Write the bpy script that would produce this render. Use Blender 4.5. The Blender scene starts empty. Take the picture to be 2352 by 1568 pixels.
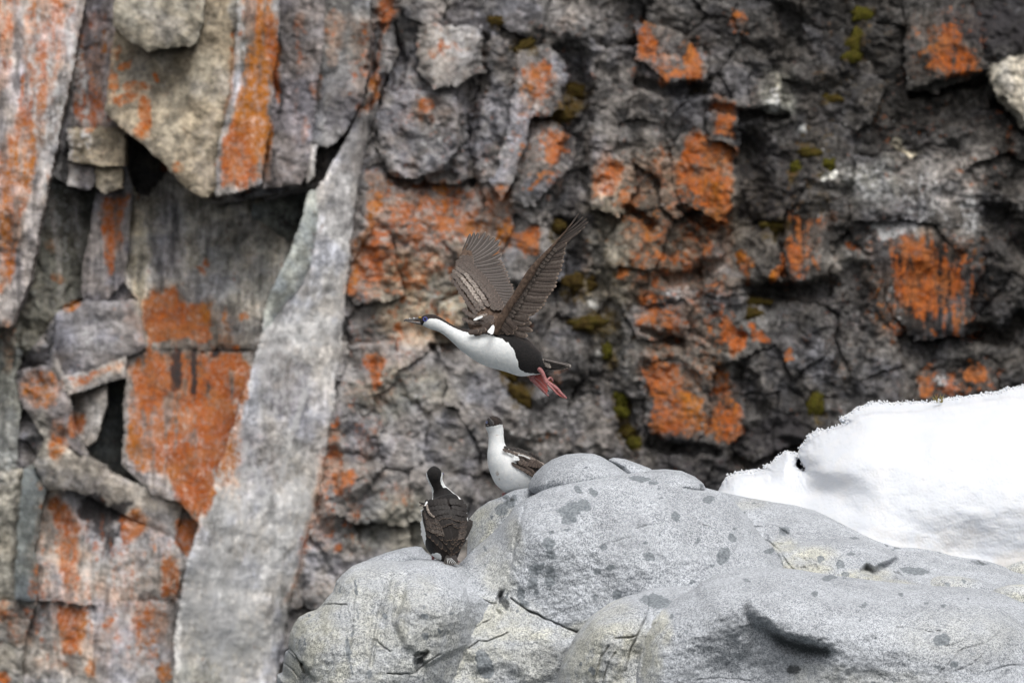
import bpy, math, random
import numpy as np
from mathutils import Vector

SC = bpy.context.scene
COL = SC.collection
random.seed(7)

# ------------------------------------------------------------------ camera
K = 36.0 / 400.0                 # sensor width / focal length
CAMZ = 2.2
cam = bpy.data.cameras.new('camera')
cam.lens = 400.0
cam.sensor_width = 36.0
cam.clip_start = 0.5
cam.clip_end = 6000.0
cam.dof.use_dof = True
cam.dof.focus_distance = 49.0
cam.dof.aperture_fstop = 4.9
camo = bpy.data.objects.new('camera', cam)
camo.location = (0, 0, CAMZ)
camo.rotation_euler = (math.radians(90), 0, 0)
COL.objects.link(camo)
SC.camera = camo

# ------------------------------------------------------------------ light: high overcast
SUN_EL, SUN_AZ = math.radians(58), math.radians(165)   # azimuth clockwise from +Y: behind the camera, a little to the right
world = bpy.data.worlds.new('World')
SC.world = world
world.use_nodes = True
wn, wl = world.node_tree.nodes, world.node_tree.links
bg = wn['Background']
sky = wn.new('ShaderNodeTexSky')
sky.sky_type = 'NISHITA'
sky.sun_disc = False
sky.sun_elevation = SUN_EL
sky.sun_rotation = SUN_AZ
sky.air_density = 1.0
sky.dust_density = 6.0
sky.ozone_density = 1.0
hs = wn.new('ShaderNodeHueSaturation')
hs.inputs['Saturation'].default_value = 0.22            # cloud cover greys the blue
wl.new(sky.outputs[0], hs.inputs['Color'])
wl.new(hs.outputs[0], bg.inputs['Color'])
bg.inputs['Strength'].default_value = 0.12
sun = bpy.data.lights.new('sun', 'SUN')
sun.energy = 1.2
sun.angle = math.radians(35)
sun.color = (1.0, 0.985, 0.965)
suno = bpy.data.objects.new('sun', sun)
sd = Vector((math.sin(SUN_AZ) * math.cos(SUN_EL), math.cos(SUN_AZ) * math.cos(SUN_EL), math.sin(SUN_EL)))
suno.rotation_euler = (-sd).to_track_quat('-Z', 'Y').to_euler()
suno.location = (0, 20, 30)
COL.objects.link(suno)
SC.view_settings.view_transform = 'Standard'
SC.view_settings.look = 'None'
SC.view_settings.exposure = 0.32
SC.view_settings.gamma = 1.0
SC.view_settings.use_curve_mapping = False
SC.cycles.use_denoising = True
SC.cycles.max_bounces = 6

# ------------------------------------------------------------------ numpy helpers
def W(u, v, Y):
    """a point seen at (u, v) of a 2352 x 1568 picture, at distance Y"""
    return ((u - 1176.0) / 2352.0 * K * Y, Y, CAMZ + (784.0 - v) / 2352.0 * K * Y)

def h2(ix, iy, seed):
    ix = np.asarray(ix, np.int64); iy = np.asarray(iy, np.int64)
    n = (ix * 374761393 + iy * 668265263 + seed * 974634777) & 0xffffffff
    n = ((n ^ (n >> 13)) * 1274126177) & 0xffffffff
    n = ((n ^ (n >> 16)) * 2246822519) & 0xffffffff
    n = n ^ (n >> 15)
    return (n & 0xffffff) / float(0x1000000)

def gnoise(x, y, seed=0):
    x0 = np.floor(x); y0 = np.floor(y); fx = x - x0; fy = y - y0
    x0 = x0.astype(np.int64); y0 = y0.astype(np.int64)
    u = fx * fx * fx * (fx * (fx * 6 - 15) + 10); v = fy * fy * fy * (fy * (fy * 6 - 15) + 10)
    def g(i, j):
        a = h2(x0 + i, y0 + j, seed) * (2 * math.pi)
        return np.cos(a) * (fx - i) + np.sin(a) * (fy - j)
    a = g(0, 0) * (1 - u) + g(1, 0) * u
    b = g(0, 1) * (1 - u) + g(1, 1) * u
    return (a * (1 - v) + b * v) * 1.5

def fbm(x, y, octv=4, seed=0, gain=0.5, lac=2.03):
    s = np.zeros_like(np.asarray(x, float)); a = 1.0; t = 0.0
    for o in range(octv):
        s = s + a * gnoise(x, y, seed + o * 17); t += a
        a *= gain; x = x * lac + 13.7; y = y * lac - 5.3
    return s / t

def worley(x, y, seed=0):
    """nearest and second distance, cell id (ix, iy), offset to the cell's point"""
    x0 = np.floor(x).astype(np.int64); y0 = np.floor(y).astype(np.int64)
    f1 = np.full(x.shape, 9.0); f2 = np.full(x.shape, 9.0)
    cx = np.zeros(x.shape, np.int64); cy = np.zeros(x.shape, np.int64)
    ox = np.zeros(x.shape); oy = np.zeros(x.shape)
    for j in (-1, 0, 1):
        for i in (-1, 0, 1):
            px = x0 + i; py = y0 + j
            qx = px + 0.1 + 0.8 * h2(px, py, seed); qy = py + 0.1 + 0.8 * h2(px, py, seed + 1)
            dx = x - qx; dy = y - qy
            d = np.sqrt(dx * dx + dy * dy)
            n = d < f1
            f2 = np.where(n, f1, np.minimum(f2, d))
            f1 = np.where(n, d, f1)
            cx = np.where(n, px, cx); cy = np.where(n, py, cy)
            ox = np.where(n, dx, ox); oy = np.where(n, dy, oy)
    return f1, f2, cx, cy, ox, oy

def inside(px, py, poly):
    r = np.zeros(px.shape, bool)
    n = len(poly)
    for k in range(n):
        x1, y1 = poly[k]; x2, y2 = poly[(k + 1) % n]
        if y1 == y2:
            continue
        c = ((y1 > py) != (y2 > py)) & (px < (x2 - x1) * (py - y1) / (y2 - y1) + x1)
        r ^= c
    return r

def seg_dist(px, py, pts, closed=False):
    """distance to a polyline and the nearest point on it"""
    best = np.full(px.shape, 1e9); bx = np.zeros(px.shape); by = np.zeros(px.shape)
    n = len(pts)
    for k in range(n if closed else n - 1):
        x1, y1 = pts[k]; x2, y2 = pts[(k + 1) % n]
        dx, dy = x2 - x1, y2 - y1
        L = dx * dx + dy * dy + 1e-9
        t = np.clip(((px - x1) * dx + (py - y1) * dy) / L, 0, 1)
        qx = x1 + t * dx; qy = y1 + t * dy
        d = np.hypot(px - qx, py - qy)
        m = d < best
        best = np.where(m, d, best); bx = np.where(m, qx, bx); by = np.where(m, qy, by)
    return best, bx, by

def sstep(a, b, x):
    t = np.clip((x - a) / (b - a), 0, 1)
    return t * t * (3 - 2 * t)

def catmull(pts, n, closed=False):
    P = np.asarray(pts, float); m = len(P)
    out = []
    if closed:
        T = np.linspace(0, m, n, endpoint=False)
    else:
        T = np.linspace(0, m - 1, n)
    for t in T:
        k = int(min(math.floor(t), (m - 1) if closed else (m - 2))); f = t - k
        if closed:
            p0, p1, p2, p3 = P[(k - 1) % m], P[k % m], P[(k + 1) % m], P[(k + 2) % m]
        else:
            p1, p2 = P[k], P[k + 1]
            p0 = P[k - 1] if k > 0 else 2 * p1 - p2
            p3 = P[k + 2] if k + 2 < m else 2 * p2 - p1
        out.append(0.5 * (2 * p1 + (p2 - p0) * f + (2 * p0 - 5 * p1 + 4 * p2 - p3) * f * f + (3 * p1 - p0 - 3 * p2 + p3) * f ** 3))
    return np.array(out)

def make_mesh(name, V, F, mat=None, parent=None, attrs=None, uv=None, smooth=True, loc=None, link=True):
    """V (n,3) in world space; F list of index tuples or an (m,4)/(m,3) array"""
    me = bpy.data.meshes.new(name)
    V = np.asarray(V, np.float64)
    org = Vector((0, 0, 0))
    if parent is not None:
        org = parent.matrix_basis.translation.copy()
        pp = parent.parent
        while pp is not None:
            org = org + pp.matrix_basis.translation; pp = pp.parent
    if loc is not None:
        org = Vector(loc)
    V = V - np.array(org)
    if isinstance(F, np.ndarray):
        k = F.shape[1]; nf = F.shape[0]
        me.vertices.add(len(V)); me.vertices.foreach_set('co', V.astype(np.float32).ravel())
        me.loops.add(nf * k); me.loops.foreach_set('vertex_index', F.astype(np.int32).ravel())
        me.polygons.add(nf)
        me.polygons.foreach_set('loop_start', np.arange(0, nf * k, k, dtype=np.int32))
        me.update(calc_edges=True)
        me.validate()
    else:
        me.from_pydata(V.tolist(), [], F)
        me.update()
    if attrs:
        for an, arr in attrs.items():
            arr = np.asarray(arr, np.float32)
            if arr.ndim == 1:
                a = me.attributes.new(an, 'FLOAT', 'POINT'); a.data.foreach_set('value', arr)
            else:
                if arr.shape[1] == 3:
                    arr = np.concatenate([arr, np.ones((len(arr), 1), np.float32)], 1)
                a = me.attributes.new(an, 'FLOAT_COLOR', 'POINT'); a.data.foreach_set('color', arr.ravel())
    if uv is not None:
        l = me.uv_layers.new(name='UVMap')
        vi = np.empty(len(me.loops), np.int32); me.loops.foreach_get('vertex_index', vi)
        l.data.foreach_set('uv', np.asarray(uv, np.float32)[vi].ravel())
    if smooth:
        me.polygons.foreach_set('use_smooth', np.ones(len(me.polygons), bool))
    if mat is not None:
        me.materials.append(mat)
    o = bpy.data.objects.new(name, me)
    if parent is not None:
        o.parent = parent
    elif loc is not None:
        o.location = loc
    if link:
        COL.objects.link(o)
    return o

def root(name, loc, label=None, cat=None, group=None):
    o = bpy.data.objects.new(name, None)
    o.empty_display_size = 0.05
    o.location = loc
    COL.objects.link(o)
    tag(o, label, cat, group)
    return o

def tag(o, label=None, cat=None, group=None, kind=None):
    if label: o['label'] = label
    if cat: o['category'] = cat
    if group: o['group'] = group
    if kind: o['kind'] = kind
    return o

# ------------------------------------------------------------------ node helpers
class NT:
    def __init__(s, name):
        s.m = bpy.data.materials.new(name); s.m.use_nodes = True
        s.t = s.m.node_tree; s.n = s.t.nodes; s.l = s.t.links
        s.b = s.n['Principled BSDF']
        s.tc = s.n.new('ShaderNodeTexCoord')
    def link(s, a, b): s.l.new(a, b)
    def val(s, x, inp):
        if isinstance(x, (int, float)): inp.default_value = x
        elif isinstance(x, tuple): inp.default_value = (x + (1.0,))[:4] if len(x) == 3 and len(inp.default_value) == 4 else x
        else: s.l.new(x, inp)
    def noise(s, scale, detail=4, rough=0.55, vec=None, dist=0.0, out='Fac'):
        n = s.n.new('ShaderNodeTexNoise')
        n.inputs['Scale'].default_value = scale; n.inputs['Detail'].default_value = detail
        n.inputs['Roughness'].default_value = rough; n.inputs['Distortion'].default_value = dist
        s.l.new(vec if vec is not None else s.tc.outputs['Object'], n.inputs['Vector'])
        return n.outputs[out]
    def vor(s, scale, vec=None, feature='F1', out='Distance'):
        n = s.n.new('ShaderNodeTexVoronoi'); n.feature = feature
        n.inputs['Scale'].default_value = scale
        s.l.new(vec if vec is not None else s.tc.outputs['Object'], n.inputs['Vector'])
        return n.outputs[out]
    def mapping(s, scale=(1, 1, 1), rot=(0, 0, 0), vec=None):
        n = s.n.new('ShaderNodeMapping'); n.inputs['Scale'].default_value = scale; n.inputs['Rotation'].default_value = rot
        s.l.new(vec if vec is not None else s.tc.outputs['Object'], n.inputs['Vector'])
        return n.outputs[0]
    def math(s, op, a, b=0.0, c=None, clamp=False):
        n = s.n.new('ShaderNodeMath'); n.operation = op; n.use_clamp = clamp
        s.val(a, n.inputs[0]); s.val(b, n.inputs[1])
        if c is not None: s.val(c, n.inputs[2])
        return n.outputs[0]
    def ss(s, x, a, b, lo=0.0, hi=1.0):
        n = s.n.new('ShaderNodeMapRange'); n.interpolation_type = 'SMOOTHSTEP'
        s.val(x, n.inputs['Value']); n.inputs['From Min'].default_value = a; n.inputs['From Max'].default_value = b
        n.inputs['To Min'].default_value = lo; n.inputs['To Max'].default_value = hi
        return n.outputs[0]
    def mix(s, f, a, b, mode='MIX'):
        n = s.n.new('ShaderNodeMix'); n.data_type = 'RGBA'; n.blend_type = mode
        s.val(f, n.inputs[0]); s.val(a, n.inputs[6]); s.val(b, n.inputs[7])
        return n.outputs[2]
    def scale(s, col, f):
        n = s.n.new('ShaderNodeVectorMath'); n.operation = 'SCALE'
        s.val(col, n.inputs[0]); s.val(f, n.inputs['Scale'])
        return n.outputs[0]
    def attr(s, name):
        n = s.n.new('ShaderNodeAttribute'); n.attribute_name = name
        return n
    def sep(s, col):
        n = s.n.new('ShaderNodeSeparateColor'); s.l.new(col, n.inputs[0])
        return n.outputs
    def bump(s, h, strength=0.5, dist=0.01, prev=None):
        n = s.n.new('ShaderNodeBump'); n.inputs['Strength'].default_value = strength; n.inputs['Distance'].default_value = dist
        s.l.new(h, n.inputs['Height'])
        if prev is not None: s.l.new(prev, n.inputs['Normal'])
        return n.outputs[0]
    def done(s, col, rough=0.85, normal=None, spec=0.3):
        s.val(col, s.b.inputs['Base Color']); s.val(rough, s.b.inputs['Roughness'])
        s.b.inputs['Specular IOR Level'].default_value = spec
        if normal is not None: s.l.new(normal, s.b.inputs['Normal'])
        return s.m

# ------------------------------------------------------------------ materials of the setting
def cliff_material():
    t = NT('cliff_rock')
    base = t.attr('tint').outputs['Color']
    lich, moss, white, dark = None, None, None, None
    s = t.sep(t.attr('cover').outputs['Color'])
    lich, moss, white = s[0], s[1], s[2]
    dark = t.attr('dark').outputs['Fac']
    streak = t.attr('streak').outputs['Fac']
    # slow mottling + finer mottling
    n1 = t.noise(2.2, 5, 0.6); n2 = t.noise(14, 5, 0.65); n3 = t.noise(70, 3, 0.6)
    sv = t.mapping((26, 8, 3.0), (0, math.radians(12), 0))
    ns = t.noise(1.0, 5, 0.6, sv)
    mot = t.math('ADD', t.math('MULTIPLY', n1, 0.6), t.math('MULTIPLY', n2, 0.9))
    mot = t.math('ADD', mot, t.math('MULTIPLY', n3, 0.5))
    mot = t.ss(mot, 0.78, 1.22, 0.50, 1.55)
    col = t.scale(base, mot)
    stv = t.ss(ns, 0.35, 0.65, 0.58, 1.38)
    col = t.mix(streak, col, t.scale(col, stv))
    spk = t.noise(30, 6, 0.72, t.mapping((1, 1, .8), (0.7, 0.2, 0.1)))
    rgh = t.attr('rough').outputs['Fac']
    col = t.mix(rgh, col, t.scale(col, t.ss(spk, 0.36, 0.64, 0.50, 1.6)))
    # warm / violet wandering of the stone itself
    hue = t.ss(t.noise(5.0, 4, 0.6), 0.4, 0.6)
    col = t.mix(t.math('MULTIPLY', hue, 0.55), col, t.mix(1.0, col, (1.06, 0.98, 0.88), 'MULTIPLY'))
    hue2 = t.ss(t.noise(3.1, 4, 0.6, t.mapping((1, 1, 1), (0.5, 0.2, 0.9))), 0.48, 0.62)
    col = t.mix(t.math('MULTIPLY', hue2, 0.8), col, t.mix(1.0, col, (0.93, 0.97, 1.10), 'MULTIPLY'))
    blot = t.noise(22, 6, 0.7); blot2 = t.noise(60, 4, 0.65)
    blot0 = t.noise(7.5, 4, 0.6, t.mapping((1, 1, .8), (0.2, 0.6, 0.4)))
    blotm = t.math('ADD', t.math('MULTIPLY', blot, 0.45), t.math('MULTIPLY', blot2, 0.28))
    blotm = t.math('ADD', blotm, t.math('MULTIPLY', blot0, 0.27))
    blots = t.math('ADD', t.math('MULTIPLY', blotm, 0.55), t.math('MULTIPLY', ns, 0.45))
    bl = t.n.new('ShaderNodeMix'); bl.data_type = 'FLOAT'
    t.l.new(streak, bl.inputs[0]); t.l.new(blotm, bl.inputs[2]); t.l.new(blots, bl.inputs[3]); bl = bl.outputs[0]
    # rusty wash round the lichen
    rw = t.math('MULTIPLY', t.ss(t.math('ADD', lich, t.math('MULTIPLY', t.math('SUBTRACT', t.noise(6.0, 5, 0.65), 0.5), 1.2)), 0.20, 0.65), 0.55)
    col = t.mix(rw, col, t.mix(1.0, col, (1.35, 0.86, 0.58), 'MULTIPLY'))
    # big dark and bright wandering patches
    big = t.noise(3.6, 6, 0.68, t.mapping((1, 1, .75), (0.9, 0.3, 0.2)))
    col = t.mix(t.math('MULTIPLY', rgh, 0.9), col, t.scale(col, t.ss(big, 0.36, 0.64, 0.55, 1.45)))
    # pale crustose lichen
    wf = t.ss(t.math('ADD', white, t.math('MULTIPLY', t.math('SUBTRACT', t.noise(34, 5, 0.7, t.mapping((1, 1, 0.7), (0.3, 0.1, 0.2))), 0.5), 2.4)), 0.42, 0.85)
    col = t.mix(t.math('MULTIPLY', wf, 0.75), col, (0.54, 0.535, 0.53))
    # black crust and other dark patches
    df = t.ss(t.math('ADD', dark, t.math('MULTIPLY', t.math('SUBTRACT', bl, 0.5), 2.0)), 0.42, 0.66)
    col = t.mix(t.math('MULTIPLY', df, 0.9), col, (0.035, 0.032, 0.034))
    # orange lichen
    of = t.ss(t.math('ADD', lich, t.math('MULTIPLY', t.math('SUBTRACT', bl, 0.5), 4.2)), 0.42, 0.72)
    oc = t.mix(t.ss(t.noise(9, 4, 0.6), 0.42, 0.62), (0.34, 0.078, 0.008), (0.35, 0.115, 0.032))
    oc = t.mix(t.ss(t.noise(3.3, 3, 0.5, t.mapping((1, 1, 0.5), (0, 0.4, 1.0))), 0.52, 0.66), oc, (0.37, 0.120, 0.007))
    oc = t.scale(oc, t.ss(n3, 0.3, 0.7, 0.8, 1.2))
    of = t.math('MULTIPLY', of, t.ss(t.noise(36, 5, 0.75), 0.36, 0.56, 0.30, 0.96))
    col = t.mix(of, col, oc)
    d2 = t.ss(t.math('ADD', dark, t.math('MULTIPLY', t.math('SUBTRACT', blotm, 0.5), 1.2)), 0.72, 0.90)
    col = t.mix(t.math('MULTIPLY', d2, 0.9), col, (0.035, 0.032, 0.032))
    # moss film
    mf = t.ss(t.math('ADD', moss, t.math('MULTIPLY', t.math('SUBTRACT', bl, 0.5), 2.2)), 0.42, 0.66)
    mc = t.mix(t.ss(n2, 0.4, 0.6), (0.060, 0.038, 0.014), (0.095, 0.066, 0.018))
    col = t.mix(t.math('MULTIPLY', mf, 0.85), col, mc)
    hb = t.math('ADD', t.math('MULTIPLY', n2, 0.7), t.math('MULTIPLY', n3, 0.4))
    nb = t.bump(hb, 0.30, 0.022)
    return t.done(col, 0.9, nb, 0.2)

def granite_material():
    t = NT('granite')
    s = t.sep(t.attr('rock').outputs['Color'])
    inc, warm, stain_shade = s[0], s[1], s[2]
    g1 = t.noise(230, 2, 0.6); g2 = t.noise(95, 3, 0.6, t.mapping((1, 1, 1), (0.4, 0.9, 0.2)))
    g = t.math('ADD', t.math('MULTIPLY', g1, 0.62), t.math('MULTIPLY', g2, 0.38))
    f = t.ss(g, 0.40, 0.60)
    smooth_ = t.ss(t.noise(5.0, 5, 0.6, t.mapping((1, 1, 1), (0.2, 0.5, 0.7))), 0.38, 0.62, 0.72, 1.1)
    f = t.math('ADD', t.math('MULTIPLY', t.math('SUBTRACT', f, 0.55), smooth_), 0.55)
    col = t.mix(f, (0.19, 0.205, 0.226), (0.58, 0.60, 0.63))
    wf = t.math('MULTIPLY', warm, t.ss(t.noise(9, 4, 0.6), 0.36, 0.6, 0.35, 1.0))
    col = t.mix(wf, col, t.mix(1.0, col, (1.17, 1.11, 0.92), 'MULTIPLY'))
    col = t.scale(col, t.ss(t.math('ADD', t.math('MULTIPLY', t.noise(4.0, 5, 0.6), 0.6), t.math('MULTIPLY', t.noise(17, 4, 0.65), 0.4)), 0.34, 0.66, 0.83, 1.13))
    icol = t.mix(t.ss(g2, 0.4, 0.6), (0.13, 0.148, 0.162), (0.22, 0.24, 0.256))
    inf = t.ss(t.math('ADD', inc, t.math('MULTIPLY', t.math('SUBTRACT', t.noise(75, 5, 0.7), 0.5), 0.8)), 0.36, 0.58)
    col = t.mix(t.math('MULTIPLY', inf, 0.88), col, icol)
    sf = t.ss(t.math('ADD', stain_shade, t.math('MULTIPLY', t.math('SUBTRACT', t.noise(110, 5, 0.7), 0.5), 1.2)), 0.15, 1.05)
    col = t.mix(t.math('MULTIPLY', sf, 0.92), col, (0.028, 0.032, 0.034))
    # small pits and specks
    sp = t.ss(t.math('ADD', t.vor(26), t.math('MULTIPLY', t.noise(40, 2), 0.18)), 0.13, 0.19)
    col = t.mix(t.math('MULTIPLY', t.math('SUBTRACT', 1.0, sp), 0.5), col, (0.09, 0.10, 0.11))
    hb = t.math('ADD', t.math('MULTIPLY', g1, 0.30), t.math('MULTIPLY', t.noise(22, 8, 0.68), 1.0))
    nb = t.bump(hb, 0.5, 0.015)
    return t.done(col, 0.82, nb, 0.25)

def snow_material():
    t = NT('old_snow')
    dirt_shade = t.attr('dirt_shade').outputs['Fac']
    n = t.noise(9, 5, 0.6)
    col = t.mix(t.ss(n, 0.4, 0.7), (0.63, 0.65, 0.685), (0.67, 0.675, 0.69))
    df = t.ss(t.math('ADD', dirt_shade, t.math('MULTIPLY', t.math('SUBTRACT', t.noise(15, 6, 0.65), 0.5), 1.2)), 0.45, 1.1)
    col = t.mix(t.math('MULTIPLY', df, 0.55), col, (0.52, 0.48, 0.43))
    hb = t.math('ADD', t.math('MULTIPLY', t.noise(60, 6, 0.7), 1.0), t.math('MULTIPLY', t.noise(220, 3, 0.6), 0.5))
    nb = t.bump(hb, 0.12, 0.02)
    t.b.inputs['Subsurface Weight'].default_value = 0.35
    t.b.inputs['Subsurface Radius'].default_value = (0.03, 0.035, 0.045)
    t.b.inputs['Subsurface Scale'].default_value = 0.6
    return t.done(col, 0.6, nb, 0.25)

M_CLIFF = cliff_material()
M_GRAN = granite_material()
M_SNOW = snow_material()

# ------------------------------------------------------------------ sea below the frame
def sea():
    t = NT('sea_water')
    n = t.noise(1.2, 6, 0.6)
    t.b.inputs['Roughness'].default_value = 0.12
    t.b.inputs['IOR'].default_value = 1.33
    t.done((0.03, 0.045, 0.05), 0.15, t.bump(n, 0.6, 0.3), 0.5)
    xs = [-4000, -60, 60, 4000]; ys = [-3500, -10, 100, 4000]
    V = [(x, y, 0) for y in ys for x in xs]
    F = [(j * 4 + i, j * 4 + i + 1, j * 4 + i + 5, j * 4 + i + 4) for j in range(3) for i in range(3)]
    o = make_mesh('sea', V, F, t.m, smooth=False)
    tag(o, kind='structure')
sea()
# ------------------------------------------------------------------ the cliff
YC = 62.0
DM = K * YC / 2352.0                # metres per picture unit at the cliff

# tint palette: the colours of the bare stone
VIOLET = (0.235, 0.215, 0.215); PALE = (0.40, 0.38, 0.365); TAN = (0.38, 0.325, 0.245); DARK = (0.085, 0.080, 0.078)
SLATE = (0.20, 0.215, 0.205); MINT = (0.50, 0.53, 0.50); GREY = (0.17, 0.163, 0.16); BEIGE = (0.55, 0.51, 0.43); MID = (0.28, 0.265, 0.255)
DGREY = (0.125, 0.118, 0.116)

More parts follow.
